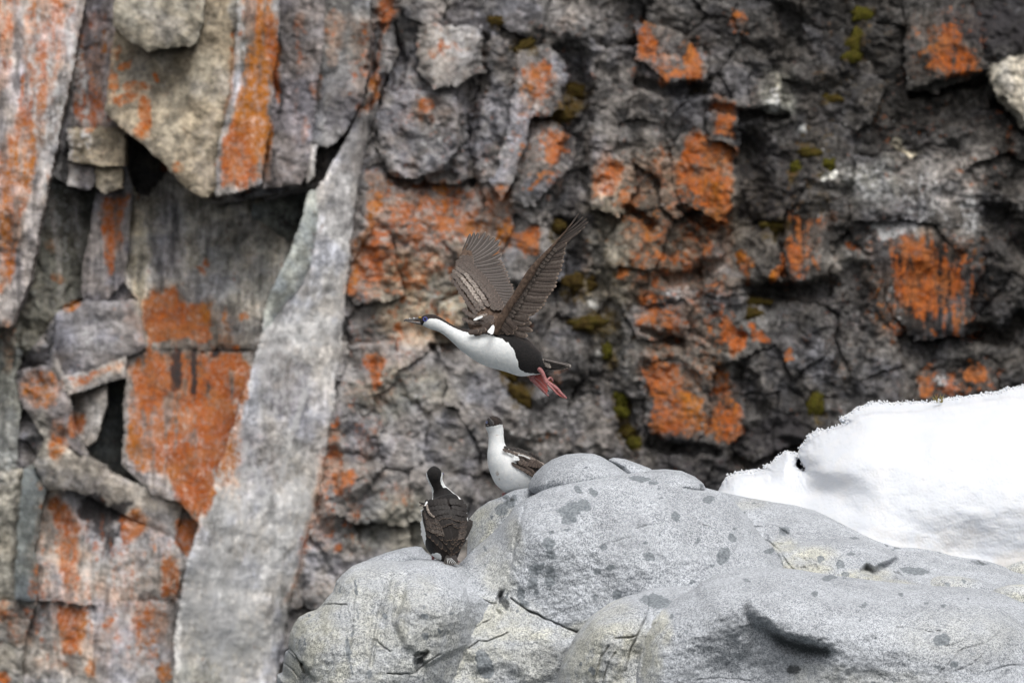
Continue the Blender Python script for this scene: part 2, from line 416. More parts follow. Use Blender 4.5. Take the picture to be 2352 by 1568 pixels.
# outline, tint, depth offset, slope in x, slope in z-down, roughness, streakiness
SLABS = [
    ([(572,470),(640,455),(694,445),(690,500),(662,556),(605,512),(575,500)], SLATE, -.18, -.4, -.2, .3, .1),
    ([(600,452),(702,428),(692,505),(664,560),(640,520),(606,510)], GREY, -.75, .0, .3, .4, .2),
    ([(285,296),(345,345),(384,380),(340,450),(305,440),(290,380)], GREY, -.45, .1, .5, .4, .5),
    ([(165,904),(250,886),(246,930),(222,1010),(200,1022),(168,960)], (0.42,0.40,0.38), .02, .75, .12, .2, .1),
    ([(-240,-240),(215,-240),(195,0),(160,200),(120,400),(90,560),(60,690),(30,745),(-240,775)], (0.44,0.40,0.38), .42, -.25, .02, .35, 1.0),
    ([(205,-240),(270,-240),(262,100),(245,258),(277,292),(158,294),(120,400),(160,200),(195,0)], VIOLET, .12, .55, .0, .5, .7),
    ([(262,-240),(470,-240),(472,60),(455,105),(400,112),(345,122),(310,102),(258,58)], (0.30,0.275,0.225), .62, .1, .18, .5, .2),
    ([(262,-240),(552,-240),(548,60),(532,230),(507,330),(502,430),(480,457),(460,452),(430,432),(390,387),(340,347),(300,322),(272,287),(245,257),(255,120),(262,50)], TAN, .46, .05, .22, .45, .2),
    ([(552,-240),(660,-240),(640,80),(622,290),(602,425),(560,440),(500,452),(507,330),(532,230),(548,60)], PALE, .50, -.35, .10, .3, 1.0),
    ([(655,-240),(745,-240),(745,90),(728,230),(716,330),(706,405),(690,424),(605,430),(622,290),(640,80)], VIOLET, .36, .15, .05, .7, .5),
    ([(745,-240),(855,-240),(850,150),(835,230),(790,310),(755,340),(716,335),(728,230),(745,90)], (0.24,0.235,0.23), .36, .2, .0, .5, .3),
    ([(706,335),(730,330),(722,410),(706,420)], PALE, .42, .2, .1, .3, .1),
    ([(288,300),(345,345),(395,387),(440,440),(500,470),(720,428),(690,520),(660,600),(600,735),(540,700),(480,690),(410,650),(320,695),(285,650),(302,450)], (0.52,0.49,0.44), -.08, -.05, .40, .4, 1.0),
    ([(158,294),(277,292),(303,330),(288,380),(240,386),(160,370)], (0.36,0.31,0.235), .30, .1, .15, .7, .3),
    ([(158,374),(215,384),(218,420),(205,437),(160,428)], VIOLET, .22, .1, .1, .5, .4),
    ([(218,384),(285,388),(280,430),(245,442),(222,430)], TAN, .24, .2, .2, .5, .1),
    ([(222,440),(302,440),(288,640),(245,690),(192,690),(186,640)], (0.27,0.25,0.25), .06, -.25, .05, .4, .9),
    ([(58,690),(90,560),(120,400),(160,430),(222,430),(186,640),(192,690),(130,720),(60,820),(20,760)], (0.20,0.195,0.165), -.08, -.1, .15, .9, .5),
    ([(698,436),(732,438),(728,530),(718,600),(692,660),(657,697),(632,742),(602,770),(618,700),(644,625),(680,500)], MINT, .48, -.7, -.12, .12, .1),
    ([(730,438),(792,330),(850,200),(842,330),(812,480),(802,600),(792,700),(782,820),(762,960),(732,1150),(682,1320),(602,1720),(405,1720),(412,1450),(430,1340),(470,1180),(540,980),(600,800),(605,745),(694,640),(724,530)], (0.70,0.685,0.67), .36, -1.05, -.22, .22, .35),
    ([(130,722),(190,690),(245,690),(320,692),(338,800),(290,820),(200,852),(150,862),(128,800)], (0.30,0.285,0.29), .16, .1, -.05, .3, .2),
    ([(320,692),(410,650),(480,690),(540,700),(604,735),(600,802),(560,800),(338,805)], (0.31,0.29,0.265), .06, .0, .12, .3, .8),
    ([(290,824),(340,807),(600,802),(540,980),(470,1180),(462,1202),(420,1152),(350,1132),(285,1062),(290,868)], (0.34,0.31,0.285), .10, -.05, .08, .25, .9),
    ([(160,906),(290,866),(286,1064),(332,1122),(210,1052),(170,960)], SLATE, -.34, -.2, .1, .25, .1),
    ([(128,800),(150,860),(290,820),(292,866),(162,904),(120,850)], PALE, .16, .0, -.2, .3, .2),
    ([(38,850),(125,835),(150,870),(168,960),(195,1045),(110,1005),(50,925)], VIOLET, .18, .25, .05, .7, .2),
    ([(-240,760),(30,745),(60,800),(38,850),(50,925),(40,1080),(-240,1080)], (0.30,0.30,0.265), .05, .2, .05, .6, .7),
    ([(195,1045),(215,1052),(285,1062),(350,1132),(424,1152),(402,1240),(300,1182),(180,1124),(110,1120),(85,1060),(110,1005)], (0.43,0.40,0.36), .14, -.1, -.35, .3, .1),
    ([(110,1120),(180,1124),(300,1182),(402,1240),(432,1290),(402,1370),(240,1382),(92,1372),(90,1250),(100,1180)], (0.42,0.395,0.375), .05, .0, .1, .35, .8),
    ([(424,1152),(462,1202),(470,1180),(430,1340),(402,1370),(432,1290),(402,1240)], (0.36,0.345,0.33), .0, .0, .1, .4, .6),
    ([(58,1075),(85,1060),(110,1120),(100,1180),(90,1250),(92,1374),(42,1374),(45,1250)], (0.17,0.185,0.18), .22, -.6, .05, .12, .2),
    ([(-240,1080),(58,1075),(45,1250),(42,1374),(-240,1385)], (0.36,0.34,0.29), .08, .15, -.05, .6, .5),
    ([(92,1374),(222,1384),(215,1720),(60,1720),(60,1480)], (0.40,0.38,0.36), .10, .1, .12, .5, .7),
    ([(222,1384),(402,1372),(412,1450),(405,1720),(215,1720)], (0.38,0.36,0.35), .04, -.1, -.12, .3, .5),
    ([(-240,1385),(92,1374),(60,1480),(60,1720),(-240,1720)], (0.32,0.30,0.26), .16, .1, .1, .9, .3),
    # the broken right-hand face
    ([(850,60),(905,40),(912,120),(880,190),(852,290),(840,330),(846,200)], VIOLET, 0.124, .5, .1, .5, .5),
    ([(960,60),(1100,55),(1112,170),(1062,182),(1000,200),(958,160)], MID, 0.105, .1, .15, .8, .1),
    ([(880,210),(1040,205),(1060,330),(1010,400),(900,410),(862,330)], (0.215,0.205,0.205), 0.068, .15, .1, 1.0, .1),
    ([(1120,60),(1190,120),(1170,300),(1130,420),(1080,330),(1104,180)], (0.19,0.185,0.19), 0.043, .3, .05, 1.0, .1),
    ([(1190,110),(1262,90),(1308,170),(1292,250),(1222,272),(1172,420),(1150,462),(1130,420),(1170,300)], (0.26,0.25,0.25), 0.105, -.15, .2, .5, .1),
    ([(1222,300),(1266,270),(1328,320),(1312,382),(1215,472),(1172,470),(1180,420)], (0.25,0.24,0.235), 0.118, .25, .25, .5, .1),
    ([(1000,765),(1110,720),(1300,900),(1310,1040),(1180,1100),(1060,960)], (0.215,0.205,0.20), 0.056, .15, .2, 1.0, .1),
    ([(1180,490),(1290,540),(1300,640),(1200,660),(1150,600)], DGREY, 0.062, .2, .3, .8, .1),
    ([(1455,50),(1530,55),(1622,110),(1622,182),(1550,187),(1458,132)], DGREY, 0.130, -.1, .35, .8, .1),
    ([(1622,212),(1697,225),(1702,330),(1690,347),(1627,318)], (0.22,0.20,0.19), 0.130, .25, .3, .5, .2),
    ([(1540,350),(1600,262),(1690,350),(1707,430),(1672,512),(1560,457)], (0.20,0.185,0.175), 0.087, .1, .25, .8, .2),
    ([(1350,340),(1440,330),(1470,420),(1420,500),(1350,470)], (0.22,0.205,0.19), 0.056, .0, .3, 1.0, .1),
    ([(1690,520),(1770,505),(1800,640),(1702,660)], (0.17,0.165,0.16), 0.068, .3, .2, .9, .1),
    ([(1800,480),(1905,490),(1908,640),(1832,660),(1802,600)], (0.19,0.175,0.17), 0.112, .2, .15, .6, .8),
    ([(1990,520),(2130,508),(2262,620),(2225,700),(2255,762),(2100,782),(2040,700)], (0.23,0.21,0.205), 0.124, .1, .12, .4, 1.0),
    ([(1960,360),(2200,330),(2262,470),(2255,615),(2125,505),(1960,510)], (0.21,0.20,0.20), 0.081, -.1, .2, 1.0, .2),
    ([(2085,-240),(2195,-240),(2268,160),(2150,212),(2080,200)], (0.22,0.19,0.18), 0.105, .2, .25, .6, .5),
    ([(2265,150),(2352,118),(2600,110),(2600,330),(2352,295),(2298,238)], BEIGE, 0.093, -.2, .1, .5, .2),
    ([(2190,-240),(2600,-240),(2600,108),(2340,120),(2268,150)], (0.075,0.070,0.068), 0.056, .0, .2, 1.0, .4),
    ([(1440,700),(1572,690),(1582,772),(1462,784)], (0.22,0.20,0.19), 0.062, .0, .25, .7, .1),
    ([(1478,830),(1560,822),(1622,900),(1627,980),(1592,1022),(1490,1002)], (0.22,0.195,0.18), 0.074, .1, .15, .7, .2),
    ([(1640,840),(1692,825),(1722,980),(1680,1032),(1630,1022)], (0.20,0.18,0.17), 0.050, .2, .2, .8, .2),
    ([(1720,180),(1790,165),(1805,255),(1770,265),(1725,235)], (0.16,0.16,0.15), 0.124, .2, .3, .8, .1),
    ([(1862,915),(1960,900),(1960,1000),(1880,990)], (0.16,0.16,0.16), 0.050, .1, .2, .9, .2),
    ([(2110,860),(2290,820),(2300,920),(2100,930)], (0.22,0.20,0.20), 0.056, .0, .2, .8, .1),
]

# recesses: polyline, half width, depth
GULLIES = [
    ([(1312,120),(1330,220),(1322,330),(1318,420),(1300,520)], 30, .42), ([(1712,330),(1735,450),(1700,540),(1690,600)], 36, .40),
    ([(870,60),(862,110),(850,160)], 10, .3), ([(845,250),(870,215),(880,180)], 12, .3),
    ([(1110,80),(1108,200),(1080,330),(1085,420)], 12, .22), ([(900,60),(915,150),(912,210)], 13, .22),
    ([(1720,668),(1830,672),(1910,660)], 22, .40), ([(1310,540),(1300,640),(1270,760)], 34, .34),
    ([(1310,900),(1240,960),(1200,930)], 20, .25), ([(1640,1040),(1560,1030),(1500,1020)], 16, .4), ([(2240,770),(2310,780),(2340,740)], 24, .42),
    ([(2290,500),(2352,560)], 34, .4), ([(1470,190),(1560,205),(1620,195)], 14, .36), ([(1640,250),(1720,265),(1800,262)], 14, .3),
    ([(1520,640),(1600,640),(1640,610)], 20, .30), ([(1700,860),(1740,960),(1700,1060)], 24, .25), ([(1000,800),(1060,795),(1110,800)], 9, .35),
    ([(1370,600),(1400,760),(1410,900),(1450,1010)], 24, .2), ([(1960,620),(1960,760),(1930,900)], 30, .3), ([(1560,480),(1640,520)], 10, .25),
    ([(1440,480),(1500,520)], 10, .25), ([(1800,20),(1830,90),(1800,150)], 24, .25), ([(2100,215),(2190,190),(2260,175)], 12, .3),
    ([(2290,235),(2352,300)], 10, .3), ([(1140,760),(1170,860),(1220,900)], 16, .25), ([(900,410),(960,430),(1040,400)], 8, .18),
    ([(1480,760),(1560,785)], 10, .25),
]

LP = [  # orange lichen: outline, strength
    ([(700,1180),(770,900),(800,960),(760,1180),(690,1330),(640,1420)], .52), ([(590,880),(560,980),(480,1180),(440,1300),(420,1240),(500,980)], .66), ([(655,0),(740,0),(720,200),(690,330),(650,330)], .40), ([(1150,120),(1330,120),(1330,460),(1160,480)], .36),
    ([(1430,40),(1640,60),(1640,210),(1430,190)], .42), ([(1760,470),(1930,470),(1930,680),(1760,680)], .40), ([(1960,500),(2280,500),(2280,800),(1980,800)], .40), ([(2060,0),(2290,0),(2290,200),(2060,220)], .40), ([(830,380),(1180,420),(1200,580),(820,720)], .50), ([(770,20),(930,0),(900,260),(790,300)], .40),
    ([(60,1100),(420,1180),(420,1560),(60,1560)], .34), ([(150,0),(270,0),(270,300),(150,300)], .40), ([(280,640),(600,690),(580,830),(280,830)], .40), ([(2080,820),(2320,820),(2320,930),(2080,930)], .42),
    ([(-30,-30),(60,-30),(30,200),(-30,300)], .5), ([(60,-30),(178,-30),(150,150),(110,330),(62,560),(30,690),(0,700),(-30,420),(40,250)], .55),
    ([(160,130),(250,60),(247,262),(160,287)], .50), ([(245,100),(262,90),(275,200),(270,260),(245,240)], .6),
    ([(592,40),(642,30),(622,280),(602,425),(545,437),(503,445),(507,330),(537,260),(548,180)], .80), ([(548,-30),(645,-30),(640,60),(600,80),(548,120)], .55),
    ([(528,70),(548,70),(540,240),(512,340),(520,230)], .75),
    ([(600,60),(640,60),(612,330),(590,320)], 1.0),
    ([(245,252),(300,302),(345,345),(330,352),(270,292)], .62), ([(230,440),(302,440),(297,470),(265,642),(240,642),(226,520)], .72),
    ([(320,692),(345,680),(410,652),(430,690),(492,690),(492,782),(340,797),(330,740)], .92),
    ([(292,825),(340,805),(565,800),(572,830),(545,962),(480,1180),(462,1192),(400,1120),(300,1062),(287,1000),(297,870)], .62),
    ([(160,862),(290,824),(290,860),(170,900)], .55), ([(400,1190),(470,1170),(440,1292),(395,1250)], .88), ([(440,1060),(500,1050),(470,1180),(430,1150)], .85),
    ([(112,1140),(150,1122),(185,1180),(200,1280),(190,1362),(150,1372),(130,1300)], .72), ([(132,1388),(212,1388),(200,1500),(140,1500)], .84),
    ([(835,190),(872,100),(884,170),(852,260),(820,275)], .72), ([(690,-20),(745,-20),(715,120),(690,220),(640,330),(650,150)], .42), ([(855,-30),(925,-30),(900,85),(855,60)], .70),
    ([(830,480),(872,470),(882,560),(832,690),(790,692),(810,560)], .66), ([(880,470),(950,438),(1100,480),(1125,540),(1000,545),(950,520),(880,560)], .60),
    ([(1195,150),(1252,108),(1302,170),(1272,232),(1210,242),(1190,200)], .55), ([(1235,330),(1266,283),(1312,310),(1302,372),(1250,382)], .86), ([(1208,442),(1230,400),(1312,368),(1262,422),(1215,452)], .82),
    ([(968,95),(1062,88),(1084,120),(1000,132)], .50), ([(1622,222),(1692,230),(1702,300),(1690,332),(1627,312)], .68),
    ([(1545,350),(1600,268),(1642,330),(1692,342),(1702,430),(1660,505),(1560,452),(1540,400)], .70), ([(1800,490),(1872,490),(1880,560),(1860,640),(1822,640),(1802,560)], .60),
    ([(2010,540),(2122,528),(2222,622),(2217,690),(2170,722),(2110,762),(2060,700),(2030,640)], .66), ([(2100,160),(2152,30),(2212,45),(2262,150),(2250,177),(2120,172)], .62),
    ([(1440,708),(1562,698),(1572,762),(1470,772)], .58), ([(1470,820),(1552,818),(1562,900),(1622,908),(1622,972),(1592,1022),(1500,1002),(1490,930)], .72), ([(1640,850),(1692,828),(1692,920),(1722,980),(1680,1032),(1630,1022),(1640,940)], .64),
    ([(1360,340),(1540,300),(1700,360),(1700,1020),(1480,1010),(1440,760),(1380,560)], .42), ([(820,420),(1180,460),(1140,700),(900,960),(760,1000)], .34), ([(730,960),(900,960),(860,1280),(680,1300)], .30),
    ([(1180,960),(1320,960),(1310,1060),(1180,1060)], .2), ([(1830,0),(2352,0),(2352,900),(1760,900)], .16), ([(850,0),(1400,0),(1400,460),(850,460)], .20),
]
LE = [  # orange lichen: centre, radii, tilt, strength
    (350,885,38,80,0,.95),(495,960,62,175,10,.82),(440,1090,42,100,8,.95),(312,1000,20,60,0,.7),(560,880,20,60,0,.9),(335,1060,30,30,0,.6),(370,730,40,60,0,1.0),(450,740,40,50,0,.66),(470,1120,26,60,10,.9),(600,260,22,150,6,1.0),(625,120,18,110,6,.95),(560,400,50,40,0,.8),(575,200,14,90,5,.6),
    (290,155,14,12,0,.9),(360,177,8,15,25,.9),(338,262,18,42,8,.85),(290,232,38,18,10,.66),(264,190,13,28,0,.8),(330,305,26,24,30,.6),(415,380,18,16,0,.62),(366,382,10,10,0,.8),(312,205,40,14,0,.6),(275,120,12,22,0,.5),(205,275,30,30,0,.6),(180,240,20,40,0,.55),
    (312,1205,36,42,0,.92),(100,1330,32,60,0,.48),(60,1430,50,60,0,.46),(345,1430,52,55,0,.55),(390,1330,30,60,0,.6),(15,1400,25,30,0,.55),(20,1552,22,14,0,.95),(100,890,55,48,0,.6),(140,1010,28,60,0,.5),(20,790,20,70,0,.5),(182,972,24,30,0,.75),(130,1160,16,20,0,.9),(255,1430,14,24,0,.75),(380,1540,20,26,0,.7),(215,1530,15,30,0,.7),
    (770,60,32,60,0,.5),(865,625,38,58,0,.6),(862,600,16,55,5,.95),(895,560,22,24,0,.6),(1130,550,50,60,0,.48),(1212,552,32,34,0,.85),(1160,540,30,30,20,.75),(980,238,30,26,0,.72),(960,250,14,30,0,.6),(913,692,9,13,0,1.0),(915,745,10,12,0,.85),(890,600,8,8,0,1.0),
    (862,830,32,22,0,.68),(858,870,14,26,0,.8),(782,1100,24,42,0,.6),(755,1190,25,50,0,.48),(800,1090,16,22,0,.75),(770,1060,20,30,0,.6),(820,1170,20,26,0,.6),(780,1260,16,16,0,.65),(900,1130,40,40,0,.4),(850,1010,40,60,0,.4),
    (1490,98,32,42,0,.88),(1582,140,28,48,0,.82),(1540,172,28,16,0,.75),(1390,420,30,42,0,.72),(1430,470,30,28,0,.72),(1400,380,24,28,0,.62),(1500,540,34,20,0,.6),(1622,560,40,28,0,.58),(1640,500,42,22,0,.66),(1520,585,14,10,0,1.0),(1590,590,22,22,0,.6),(1640,360,40,12,20,.85),
    (1780,632,14,20,0,.95),(1710,600,15,30,0,.7),(1790,600,14,36,0,.7),(1880,600,8,30,0,.7),(1820,560,14,60,0,.75),(2112,590,26,52,0,1.0),(2140,770,14,12,0,.95),(2090,640,14,70,0,.85),(2150,660,60,22,30,.75),(2250,850,30,24,0,.82),(2120,870,24,40,0,.55),(2200,892,62,14,0,.55),(2120,905,20,26,0,.65),(2220,600,24,10,40,.85),
    (1482,682,34,26,0,.68),(1510,640,20,26,0,.6),(1652,762,28,48,0,.68),(1690,792,18,42,0,.78),(1732,760,24,22,0,.75),(1805,811,10,9,0,1.1),(1710,640,14,14,0,.6),(1650,970,30,40,0,.7),(1560,1000,50,16,0,.6),(1430,640,14,16,0,.7),(1350,590,24,60,0,.35),(1300,850,20,16,0,.5),(1285,880,25,25,0,.45),
    (1700,60,30,40,0,.40),(1880,1000,30,30,0,.2),(1960,560,20,10,0,.55),(2210,380,14,10,0,.6),(2330,330,20,40,0,.4),
    (130,640,24,16,0,.5),(170,700,26,16,40,.65),(110,560,14,20,0,.5),(470,600,12,16,0,.62),(455,620,20,8,-40,.62),(560,730,14,8,40,.7),(540,800,14,10,0,.6),(90,1110,10,14,0,.5),
    (700,300,14,40,0,.45),(730,200,16,40,0,.45),(760,130,16,30,0,.4),(690,60,20,40,0,.5),
]
DK = [  # black crust, water streaks and darker patches along recesses: centre, radii, tilt, strength
    (405,850,16,52,0,1.0),(447,832,11,36,0,1.05),(447,880,9,30,0,.9),(492,815,12,14,0,.9),(395,880,12,30,0,.8),(215,1165,40,32,0,.85),(255,1180,60,26,35,.80),(235,1205,44,40,0,.6),(262,1230,16,50,-35,.7),(300,1150,40,10,25,.6),
    (345,465,40,60,0,.45),(660,480,50,60,0,.55),(560,520,60,50,0,.45),(520,640,14,60,0,.35),(150,330,12,50,0,.6),(5,120,14,90,8,.5),(238,60,10,40,0,.45),(640,200,8,120,5,.7),(632,380,8,60,0,.6),
    (1760,430,90,150,0,.55),(1830,380,80,120,0,.48),(1320,330,30,160,0,.6),(1330,500,50,80,0,.55),(1900,760,90,110,0,.50),(1780,1020,120,90,0,.60),(2280,60,90,60,0,.65),(2300,560,60,90,0,.5),(1860,180,90,80,0,.42),(1600,50,120,30,0,.4),(1740,100,60,60,0,.4),
    (1290,640,60,90,0,.5),(1240,900,60,60,0,.45),(1600,1080,120,50,0,.55),(1180,740,60,40,0,.35),(900,180,16,80,0,.5),(1090,200,20,120,0,.5),(1440,600,60,60,0,.3),(2200,780,60,30,0,.5),(2040,480,60,30,0,.3),(1960,660,30,120,0,.5),
]
WH = [  # pale crust: centre, radii, tilt, strength
    (640,860,90,160,15,.52),(560,1150,100,200,15,.62),(520,1400,110,200,12,.80),(680,1150,50,160,15,.66),(760,280,40,90,20,.4),(690,950,8,90,-15,.9),(690,780,70,8,-10,.9),
    (120,300,60,340,8,.55),(180,180,20,200,10,.7),(1040,90,50,60,0,.5),(1000,330,80,60,0,.35),(1060,560,110,90,0,.35),(1000,720,60,60,0,.4),(2000,400,80,50,20,.45),(2120,460,60,70,0,.42),(1780,220,18,40,10,.7),(1900,420,70,120,0,.30),(2230,480,30,60,0,.6),(2050,530,70,14,10,.8),
    (300,1280,120,70,0,.45),(300,1480,90,90,0,.45),(230,770,80,60,0,.4),(90,1180,10,10,0,0),(1640,690,40,30,0,.5),(1560,680,40,20,0,.5),(1390,430,14,22,0,.8),(1960,950,90,80,0,.25),(1180,480,40,30,0,.4),(900,900,100,80,0,.3),(1130,1000,120,90,0,.3),(2170,880,50,20,0,.6),(560,60,12,100,4,.6),
    (1560,480,200,200,0,.22),(1460,880,60,120,0,.25),(960,480,80,60,0,.4),(2060,680,40,60,0,.35),(820,1000,80,200,15,.3),
]
MS = [  # moss film: centre, radii, tilt, strength
    (1520,480,200,200,0,.34),(1400,700,90,200,0,.40),(1780,420,160,160,0,.36),(1960,150,140,160,0,.38),(2250,600,100,200,0,.34),(1850,820,200,160,0,.30),(1560,860,160,160,0,.32),(1250,250,60,200,0,.3),
    (1310,230,30,40,0,.6),(1360,640,40,60,0,.45),(1380,740,50,40,0,.55),(1400,820,26,50,0,.6),(1430,960,26,70,0,.66),(1190,900,50,30,40,.6),(1980,90,30,90,0,.45),(1890,330,70,60,0,.42),(1880,450,50,60,0,.45),(1350,560,30,50,0,.4),(1420,560,60,80,0,.36),(1330,250,30,20,0,.5),(1980,180,40,40,0,.4),(1700,330,20,90,0,.3),(2310,330,20,60,0,.35),(1330,60,40,40,0,.35),(880,180,20,30,0,.3),
    (920,1200,120,60,0,.3),(860,760,40,60,0,.35),(1620,200,60,14,0,.5),(230,690,30,40,0,.25),(100,700,30,60,0,.35),(780,1330,80,60,0,.3),
]

TPL = [  # the same on the smooth left-hand faces
    (318,600,24,120,4,(0.52,0.47,0.36),.85),(440,560,16,90,3,(0.46,0.42,0.34),.7),(380,560,36,120,0,(0.24,0.23,0.24),.75),(520,610,60,110,0,(0.20,0.20,0.19),.7),(470,650,60,40,0,(0.33,0.31,0.30),.6),(600,620,30,90,0,(0.17,0.175,0.165),.7),
    (655,900,60,130,15,(0.27,0.25,0.26),.65),(600,1060,60,80,15,(0.25,0.235,0.245),.55),(700,1120,36,150,14,(0.52,0.51,0.48),.6),(520,1470,90,90,0,(0.53,0.52,0.48),.7),(460,1560,60,60,0,(0.36,0.36,0.30),.6),(805,300,60,150,10,(0.23,0.22,0.225),.85),(770,470,40,60,10,(0.30,0.285,0.285),.6),
    (60,200,16,300,7,(0.29,0.27,0.28),.8),(150,300,14,300,7,(0.55,0.52,0.50),.6),(20,400,14,300,7,(0.30,0.28,0.29),.7),(110,420,10,240,7,(0.6,0.55,0.52),.5),(430,250,60,80,0,(0.48,0.42,0.32),.6),(320,200,40,60,0,(0.30,0.27,0.23),.5),(470,170,30,50,0,(0.46,0.41,0.32),.5),
    (90,1000,30,60,0,(0.28,0.27,0.23),.6),(350,1420,60,60,0,(0.33,0.31,0.32),.5),(300,1300,60,60,0,(0.46,0.44,0.42),.5),(150,1450,16,70,0,(0.3,0.27,0.25),.4),(565,120,10,150,3,(0.25,0.26,0.25),.9),(545,30,12,60,0,(0.3,0.3,0.29),.8),
]
TP = [  # patches where the bare stone itself has another colour
    (985,680,120,110,0,(0.42,0.385,0.29),.75),(1060,600,80,60,0,(0.34,0.32,0.28),.6),(920,900,110,60,0,(0.27,0.26,0.21),.7),(930,1200,140,80,0,(0.22,0.215,0.17),.6),(1130,640,60,120,0,(0.20,0.20,0.195),.4),
    (1560,470,220,130,-10,(0.20,0.165,0.125),.6),(1520,620,160,60,0,(0.21,0.185,0.15),.55),(1400,620,60,200,0,(0.185,0.165,0.125),.6),(1560,800,160,120,0,(0.22,0.21,0.19),.5),
    (2150,420,140,70,20,(0.25,0.24,0.235),.7),(2050,560,200,30,12,(0.27,0.26,0.245),.6),(1790,210,40,50,0,(0.24,0.24,0.21),.7),(2010,420,70,60,0,(0.24,0.235,0.21),.6),(1700,700,100,50,0,(0.21,0.205,0.2),.5),(1960,850,120,140,0,(0.17,0.165,0.165),.5),
    (1180,420,80,80,0,(0.25,0.245,0.25),.5),(1000,300,130,110,0,(0.21,0.20,0.205),.4),(1390,435,22,26,0,(0.42,0.42,0.39),.9),(2090,345,26,12,0,(0.50,0.46,0.36),.9),(1925,405,12,10,0,(0.7,0.7,0.65),1),(1905,400,8,9,0,(0.6,0.6,0.55),.9),(1850,305,10,10,0,(0.55,0.55,0.5),.9),
    (1780,205,9,34,0,(0.55,0.53,0.44),.8),(1100,600,26,20,0,(0.3,0.3,0.3),.5),(2060,520,30,8,5,(0.42,0.41,0.42),.9),(2105,530,26,9,5,(0.40,0.39,0.36),.9),(1600,690,60,20,0,(0.33,0.31,0.31),.6),(1370,700,14,14,0,(0.5,0.5,0.48),.8),(1370,810,10,12,0,(0.45,0.44,0.42),.8),
    (1160,800,60,20,0,(0.30,0.30,0.29),.5),(1100,900,120,40,20,(0.25,0.245,0.24),.5),(790,440,40,160,12,(0.23,0.22,0.225),.5),(870,100,60,100,0,(0.24,0.235,0.235),.5),
]
MOSS = [  # u, v, ru, rv, tilt, green, label
    (1427,915,17,20,0,.95,'bright green round moss cushion on the cliff, upper of two above the shag-white breast'),
    (1426,945,19,13,0,1.0,''), (1437,992,26,17,0,.25,''), (1457,1018,16,17,0,.7,''), (1872,930,19,30,20,.75,''), (1352,742,42,15,-4,.2,''), (1392,808,14,20,0,.8,''), (1330,650,40,22,8,.05,''), (1290,258,30,18,10,.05,''),
    (1318,205,34,18,0,.1,''), (1143,45,24,12,0,.1,''), (1203,104,32,11,-35,.15,''), (1968,98,18,34,15,.6,''), (1985,30,26,15,0,.8,''), (1862,350,26,12,0,.35,''), (1828,385,13,16,0,.9,''), (1905,380,16,16,0,.85,''), (1740,692,34,9,0,.2,''), (1165,855,26,16,30,.1,''), (1198,908,34,18,40,.1,''), (1775,520,26,16,0,.3,''), (1912,225,26,10,0,.25,''), (1960,130,22,14,0,.75,''), (1730,720,24,12,0,.2,''), (1275,520,26,14,0,.1,''),
]
def blobs(U, V, lst, strength_col=5):
    out = np.zeros(U.shape)
    for (u, v, ru, rv, tl, s) in lst:
        m = (np.abs(U - u) < max(ru, rv) * 1.6) & (np.abs(V - v) < max(ru, rv) * 1.6)
        if not m.any(): continue
        a = math.radians(tl); du = U[m] - u; dv = V[m] - v
        x = du * math.cos(a) - dv * math.sin(a); y = du * math.sin(a) + dv * math.cos(a)
        r = np.sqrt((x / ru) ** 2 + (y / rv) ** 2)
        out[m] = np.maximum(out[m], s * (1 - sstep(0.55, 1.35, r)))
    return out

def axis(lo, hi, fine, far_lo, far_hi, mlo, mhi):
    a = list(np.arange(mlo, lo, 2.2 * fine)) + list(np.arange(lo, hi, fine)) + list(np.arange(hi, mhi + fine, 2.2 * fine)); d = 2.2 * fine
    x = a[-1]
    while x < far_hi:
        d = min(d * 1.22, 160); x += d; a.append(x)
    d = 2.2 * fine; x = mlo; b = []
    while x > far_lo:
        d = min(d * 1.22, 160); x -= d; b.append(x)
    return np.array(b[::-1] + a)

def base_tint(R, FR):
    tl = np.array((0.215, 0.205, 0.202)); tm = np.array((0.112, 0.106, 0.103)); tr = np.array((0.048, 0.045, 0.0425))
    return (tl[None] * (1 - R)[:, None] + tm[None] * R[:, None]) * (1 - FR)[:, None] + tr[None] * FR[:, None]

